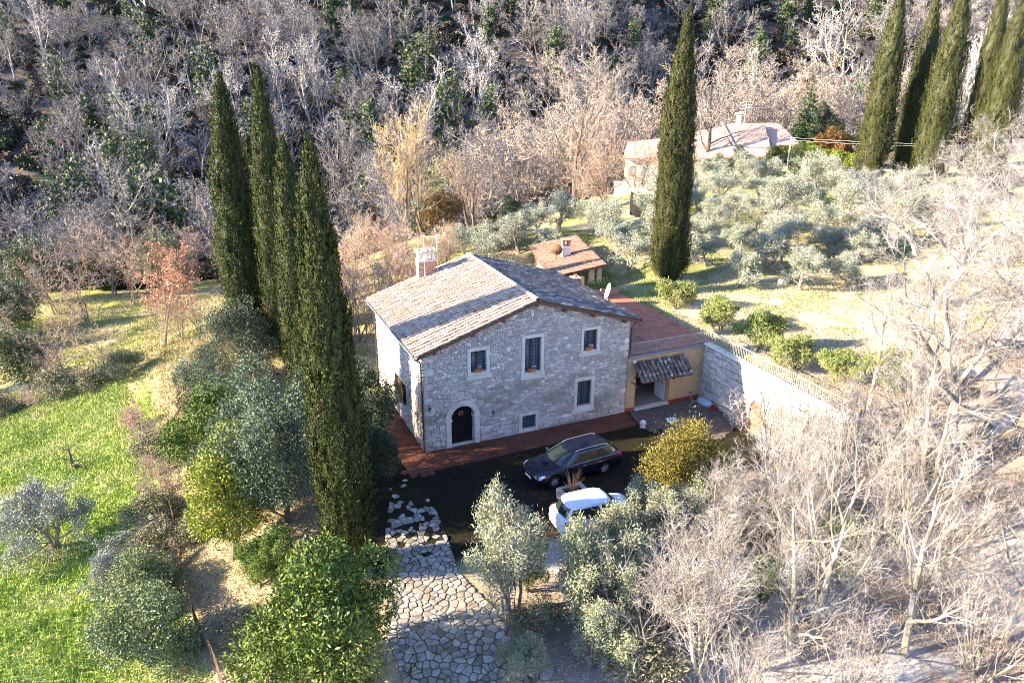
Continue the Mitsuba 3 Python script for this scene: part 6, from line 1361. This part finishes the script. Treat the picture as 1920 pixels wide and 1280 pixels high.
# two white cables running right from a pole beside the villa
up_ = thing('utility_pole', 'thin pale utility pole before the villa, carrying two cables', 'pole'); pz = float(ground_z(53.0, 33.5)); part(up_, 'post', tube([(53.0, 33.5, pz - .2), (53.0, 33.5, pz + 3.6)], .07, 6), 'palemetal'); part(up_, 'crossarm', tube([(52.7, 33.8, pz + 3.5), (53.3, 33.2, pz + 3.5)], .04, 4), 'palemetal')
for i, dz_ in enumerate((3.5, 3.25)):
    t = np.linspace(0, 1, 24)[:, None]; a_, b_ = np.array([53.0, 33.5, pz + dz_]), np.array([75.0, 9.0, pz + 4.6 + dz_ - 3.4]); c_ = a_ + (b_ - a_) * t; c_[:, 2] -= 1.0 * 4 * t[:, 0] * (1 - t[:, 0]) * .5
    single('overhead_cable', ['upper of two white overhead cables across the upper right cypresses', 'lower of two white overhead cables across the upper right cypresses'][i], 'cable', tube(c_, .016, 4), 'palemetal')

# ------------------------------------------------------------------ the wooded hillside across the valley
def far_tree(seed, h, cols, twig, dens=1.0, up=.07, ang=44, multi=1, ivy=None, wtw=.07, slim=1.0):
    r = np.random.default_rng(seed)
    limbs = bare_tree(seed, h, .2, h * .014, levels=((9, ang, .52 * slim, .5), (6, 42, .52, .5), (int(6 * dens), 40, .5, .55)), wig=(.07, .15, .18, .2), up=up, steps=(6, 4, 3, 2), multi=multi, minr=.018)
    tm = cat(*[tubes(P, R, 4 if k == 0 else 3) for k, (P, R) in enumerate(limbs[:3])])
    P, R = limbs[3]; s, d, l, rd = fork(r, P, R, int(5 * dens), .05, 38, 12, .62, .6, np.linalg.norm(P[:, -1] - P[:, 0], axis=1))
    A = np.vstack([P[:, 0], s]); E_ = np.vstack([P[:, -1], s + _unit(d + [0, 0, up]) * l[:, None]]); n = len(A); sd = _unit(np.cross(E_ - A, r.normal(size=(n, 3)))) * (wtw * .5 * r.uniform(.6, 1.2, (n, 1)))
    v = np.stack([A - sd, A + sd, E_], 1).reshape(-1, 3); f = np.arange(3 * n).reshape(-1, 3); tc = np.asarray(twig, float); cc = np.repeat(tc[r.integers(0, len(tc), n)] * r.uniform(.8, 1.2, (n, 1)), 3, 0)
    out = [('trunk', tm, 'bark', bark_cols(tm[0], r, cols, .8, seed), False), ('twigs', (v, f), 'bark', cc, False)]
    if ivy:
        pts = np.vstack([limbs[0][0][:, :5].reshape(-1, 3)] + ([limbs[1][0][:, :3].reshape(-1, 3)] if ivy > 1 else [])); m, c = leaf_cloud(r, pts, 1500, .34 + .08 * ivy, .38, .26, [(.045, .075, .03), (.07, .105, .04), (.09, .13, .05)], .3, None, .1, .6, seed); out.append(('ivy', m, 'leaf', c, False))
    return out
WB = [(.16, .14, .135), (.36, .335, .325)]
FK = []
for i in range(5): FK.append(kind('wood_grey_%d' % i, far_tree(100 + i, 9.5, WB, [(.185, .172, .168), (.235, .22, .212), (.285, .27, .26)], 1.05 + .15 * (i % 2), multi=1 + i % 3, wtw=.05)))
FI = [kind('wood_ivy_%d' % i, far_tree(110 + i, 10, WB, [(.18, .165, .17), (.23, .21, .215)], .8, ivy=1 + i)) for i in range(2)]
FI.append(kind('wood_ivy_2', far_tree(114, 11, WB, [(.28, .25, .25)], .6, ivy=2, slim=.6)))
FP_ = [kind('wood_pale_%d' % i, far_tree(120 + i, 10.5, [(.34, .31, .29), (.55, .52, .49)], [(.34, .325, .32), (.42, .405, .395)], .8, up=.12, ang=36, multi=1 + i)) for i in range(2)]
FW = [kind('wood_warm_%d' % i, far_tree(130 + i, 12.5, [(.20, .16, .12), (.34, .28, .22)], [(.31, .26, .22), (.36, .31, .265), (.40, .345, .30)], 1.1, up=.10, ang=40, multi=2, wtw=.085)) for i in range(3)]
FS = [kind('wood_scrub_%d' % i, bush(140 + i, 2.1, 1.6, [[(.075, .07, .045), (.10, .085, .06), (.05, .06, .03)], [(.10, .08, .072), (.13, .105, .095), (.07, .06, .055)], [(.03, .05, .022), (.045, .07, .03), (.06, .085, .04)]][i], 800, .5, .3, 9, spiky=.4, shell=.5, stem=False)) for i in range(3)]
def shapes_of(kd): return sum(1 for v in scene[kd].values() if isinstance(v, dict))
rw_ = np.random.default_rng(404)
cand = []
s = 92.0
while s < 300:
    st = 5.0 + (s - 92) * .010; lm_ = .80 * s + 12
    for l in np.arange(-lm_, lm_, st): cand.append((s + rw_.uniform(-.45, .45) * st, l + rw_.uniform(-.45, .45) * st))
    s += st * 1.0
cand = np.array(cand)
# keep clear of the plateau with villa, grove and upper cypresses
def wooded(s, l):
    edge = np.interp(l, [-200, -60, -32, -14, 0, 10, 22, 34, 46, 60, 90, 140], [92, 88, 92, 92, 94, 104, 112, 114, 118, 122, 130, 150]); return s > edge
cand = cand[wooded(cand[:, 0], cand[:, 1])]
wx, wy = sl2xy(cand[:, 0], cand[:, 1]); wz = ground_z(wx, wy)
def pix(x, y, z):
    q = np.stack([x, y, z], -1) - CAM; w = q @ fwd; u_ = upv / np.linalg.norm(upv); r_ = np.cross(fwd, u_); f = .5 / math.tan(math.radians(69.02 / 2)); return .5 + f * (q @ r_) / w, .333 - f * (q @ u_) / w, w
tree_n = meshkit.fbm(np.stack([wx, wy, wx * 0], 1) / 22.0, 3, 9); r1 = rw_.random(len(cand)); dist = np.hypot(wx - CAM[0], wy - CAM[1])
u1, v1, _w = pix(wx, wy, wz + 8); seen = (u1 > -.06) & (u1 < 1.06) & (v1 < .72); wtop = pix(wx, wy, wz + 8)[1]
gap = meshkit.fbm(np.stack([wx, wy, wx * 0], 1) / 13.0, 3, 33)
idx = [i for i in np.argsort(dist) if seen[i] and wtop[i] > -.10 and gap[i] > .33]
lab = {'g': ('bare grey tree in the wood on the far hillside', 'leafless grey trees of the hillside wood'), 'i': ('dark ivy clad tree in the wood on the far hillside', 'ivy clad trees of the hillside wood'), 'p': ('pale whitish bare tree in the wood on the far hillside', 'pale bare trees of the hillside wood'), 'w': ('warm beige bare tree in the pale grove beyond the house', 'beige trees of the valley grove')}
nt, ns, ntri = 0, 0, 0
for i in idx:
    sv, lv = cand[i]; t = tree_n[i]
    warm = -6 < lv < 62 and sv < np.interp(lv, [-6, 10, 40, 62], [108, 136, 142, 128])
    kk = 'w' if warm and r1[i] < .8 else 'p' if r1[i] < .10 else 'i' if r1[i] < .26 + .25 * (t > .56) else 'g'
    kd = {'g': FK, 'i': FI, 'p': FP_, 'w': FW}[kk]; kd = kd[int(rw_.integers(0, len(kd)))]
    sc_ = rw_.uniform(.75, 1.15) if rw_.random() < .5 else rw_.uniform(1.35, 2.0) * (.8 if kk == 'w' else 1) * (1.0 if kk != 'p' else 1.15); rz = rw_.uniform(0, 360); z = wz[i] - .1
    if nt < 300:
        k_ = thing('woodland_tree', lab[kk][0], 'tree', lab[kk][1]); nt += 1
    else: k_ = 'far_woodland__%03d' % ns; ns += 1
    scene[k_] = {'type': 'instance', 'to_world': T().translate([wx[i], wy[i], z]).rotate([0, 0, 1], rz).scale([sc_, sc_, sc_ * rw_.uniform(.9, 1.12)]), 'g': {'type': 'ref', 'id': kd}}
labels['far_woodland'] = {'kind': 'stuff', 'label': 'dense leafless wood covering the upper hillside across the valley', 'category': 'woodland'}
# undergrowth
nu = 0
cu = np.column_stack([rw_.uniform(86, 265, 4600), rw_.uniform(-1, 1, 4600)]); cu[:, 1] *= .8 * cu[:, 0] + 8; cu = cu[wooded(cu[:, 0] + 6, cu[:, 1])]
ux, uy = sl2xy(cu[:, 0], cu[:, 1]); uz = ground_z(ux, uy); un = meshkit.fbm(np.stack([ux, uy, ux * 0], 1) / 18.0, 3, 21); uu, uv_, _w = pix(ux, uy, uz + 1)
for i in np.nonzero((uu > -.04) & (uu < 1.04) & (uv_ > -.05))[0]:
    kd = FS[2] if un[i] > .63 else FS[1] if rw_.random() < .5 else FS[0]; s_ = rw_.uniform(.6, 1.4) * (1.15 if kd == FS[2] else 1)
    scene['undergrowth__%03d' % nu] = {'type': 'instance', 'to_world': T().translate([ux[i], uy[i], uz[i] - .2]).rotate([0, 0, 1], rw_.uniform(0, 360)).scale([s_, s_, s_ * .8]), 'g': {'type': 'ref', 'id': kd}}; nu += 1
labels['undergrowth'] = {'kind': 'stuff', 'label': 'brown and green undergrowth below the trees of the valley and hillside', 'category': 'undergrowth'}

# ------------------------------------------------------------------ grass, straw, leaf litter
def blades(r, x, y, ln, wd, cols, lean=.6, var=.25, tone=None):
    n = len(x); z = ground_z(x, y); c = np.stack([x, y, z - .02], 1); a = r.uniform(0, 6.28, n); d = _unit(np.stack([np.cos(a) * lean * r.random(n), np.sin(a) * lean * r.random(n), np.ones(n)], 1))
    s = _unit(np.cross(d, r.normal(size=(n, 3)))); l = ln * r.uniform(.5, 1.4, (n, 1)); w = wd * r.uniform(.6, 1.4, (n, 1))
    v = np.stack([c - s * w, c + s * w, c + d * l], 1).reshape(-1, 3); f = np.arange(3 * n).reshape(-1, 3)
    cols = np.asarray(cols, float); q = np.clip(meshkit.fbm(c / 1.7, 3, 5) * 1.5 - .25 + r.normal(0, .12, n), 0, .999) * len(cols)
    return (v, f), np.repeat(cols[q.astype(int)] * r.uniform(1 - var, 1 + var, (n, 1)), 3, 0)
r = np.random.default_rng(88)
def scatter(n, x0, x1, y0, y1, keep):
    x, y = r.uniform(x0, x1, n), r.uniform(y0, y1, n); k = keep(x, y); return x[k], y[k]
fx_ = lambda y: np.interp(y, [-13, -8.3, -3, 3, 9.5, 19.5, 26], [-10.0, -10.6, -11.45, -11.95, -12.9, -14.2, -14.8])
x, y = scatter(150000, -26, -9.9, -14, 30, lambda x, y: (x < fx_(y) - .2) & (meshkit.fbm(np.stack([x, y, x * 0], 1) / 2.2, 3, 6) > .38 - .3 * r.random(len(x))))
m, c = blades(r, x, y, .24, .028, [(.17, .26, .05), (.24, .33, .07), (.31, .39, .11), (.38, .43, .17), (.43, .43, .24)], .9)
stuff('grass', 'bright green grass of the meadow at the lower left', 'grass', m, 'leaf', color=c)
x, y = scatter(70000, -12.5, -4.6, -15, 30, lambda x, y: (x > fx_(y) + .1) & ((x < -5.3) | (y > 7)))
m, c = blades(r, x, y, .16, .02, [(.40, .33, .20), (.34, .27, .15), (.45, .38, .25), (.26, .27, .09)], 1.3)
stuff('dry_grass', 'pale dry grass on the bank between fence and drive', 'grass', m, 'leaf', color=c)
x, y = scatter(120000, 17.2, 44, -9, 26, lambda x, y: meshkit.fbm(np.stack([x, y, x * 0], 1) / 2.5, 3, 8) > .40)
m, c = blades(r, x, y, .16, .024, [(.17, .22, .05), (.26, .28, .09), (.37, .33, .18), (.44, .39, .25), (.47, .41, .28)], 1.2)
stuff('dry_grass', 'mixed green and straw grass of the upper garden', 'grass', m, 'leaf', color=c)
x, y = scatter(26000, -10, 12, 9.3, 30, lambda x, y: (x < 11.5) & ((x > -3) | (y > 20)))
m, c = blades(r, x, y, .16, .024, [(.20, .22, .05), (.34, .29, .12), (.40, .34, .18)], 1.1)
stuff('dry_grass', 'yellowing lawn behind the left end of the house', 'grass', m, 'leaf', color=c)
x, y = scatter(16000, -17.5, -8, 13, 42, lambda x, y: (x > fx_(y) - 1.5))
m, c = blades(r, x, y, .22, .03, [(.22, .26, .07), (.32, .32, .13), (.40, .36, .19), (.43, .38, .23)], 1.1)
stuff('dry_grass', 'rough yellowing grass at the top of the bank', 'grass', m, 'leaf', color=c)
x, y = scatter(60000, -32, -5, 24, 62, lambda x, y: (x < np.interp(y, [24, 40, 62], [-9, -5, -2])) & (meshkit.fbm(np.stack([x, y, x * 0], 1) / 3.0, 3, 16) > .36))
m, c = blades(r, x, y, .26, .035, [(.24, .27, .08), (.34, .33, .14), (.42, .38, .20), (.45, .40, .24)], 1.1)
stuff('dry_grass', 'yellowing lawn at the left below the wood', 'grass', m, 'leaf', color=c)
def litter_mesh(x, y, ln, cols):
    n = len(x); z = ground_z(x, y) + r.uniform(0, .05, n); d = r.normal(size=(n, 3)) * [1, 1, .35]; cc = np.stack([x, y, z], 1)
    return leaf_cloud(r, cc, n, .0001, ln, ln * .55, cols, .3, d, .0, .6, 4)
x, y = scatter(230000, -.9, 34, -26, -4, lambda x, y: (y < np.interp(x, [0, 6, 9, 15, 17, 34], [-9.2, -8.4, -8.6, -10.2, -4, -4])) & (meshkit.fbm(np.stack([x, y, x * 0], 1) / 1.9, 3, 12) > .40) & ((x > 17.1) | (x < 16.4)))
m, c = litter_mesh(x, y, .065, [(.52, .41, .31), (.44, .33, .24), (.60, .49, .39), (.36, .26, .19), (.50, .44, .37)])
stuff('leaf_litter', 'fallen brown leaves under the bare trees on the right slope', 'leaves', m, 'leaf', color=c)
x, y = scatter(3200, -4.5, 16, -9.5, -1.9, lambda x, y: r.random(len(x)) < .5)
m, c = litter_mesh(x, y, .07, [(.17, .11, .06), (.12, .085, .05), (.09, .09, .035)])
stuff('leaf_litter', 'scattered fallen leaves on the dark forecourt', 'leaves', m, 'leaf', color=c)
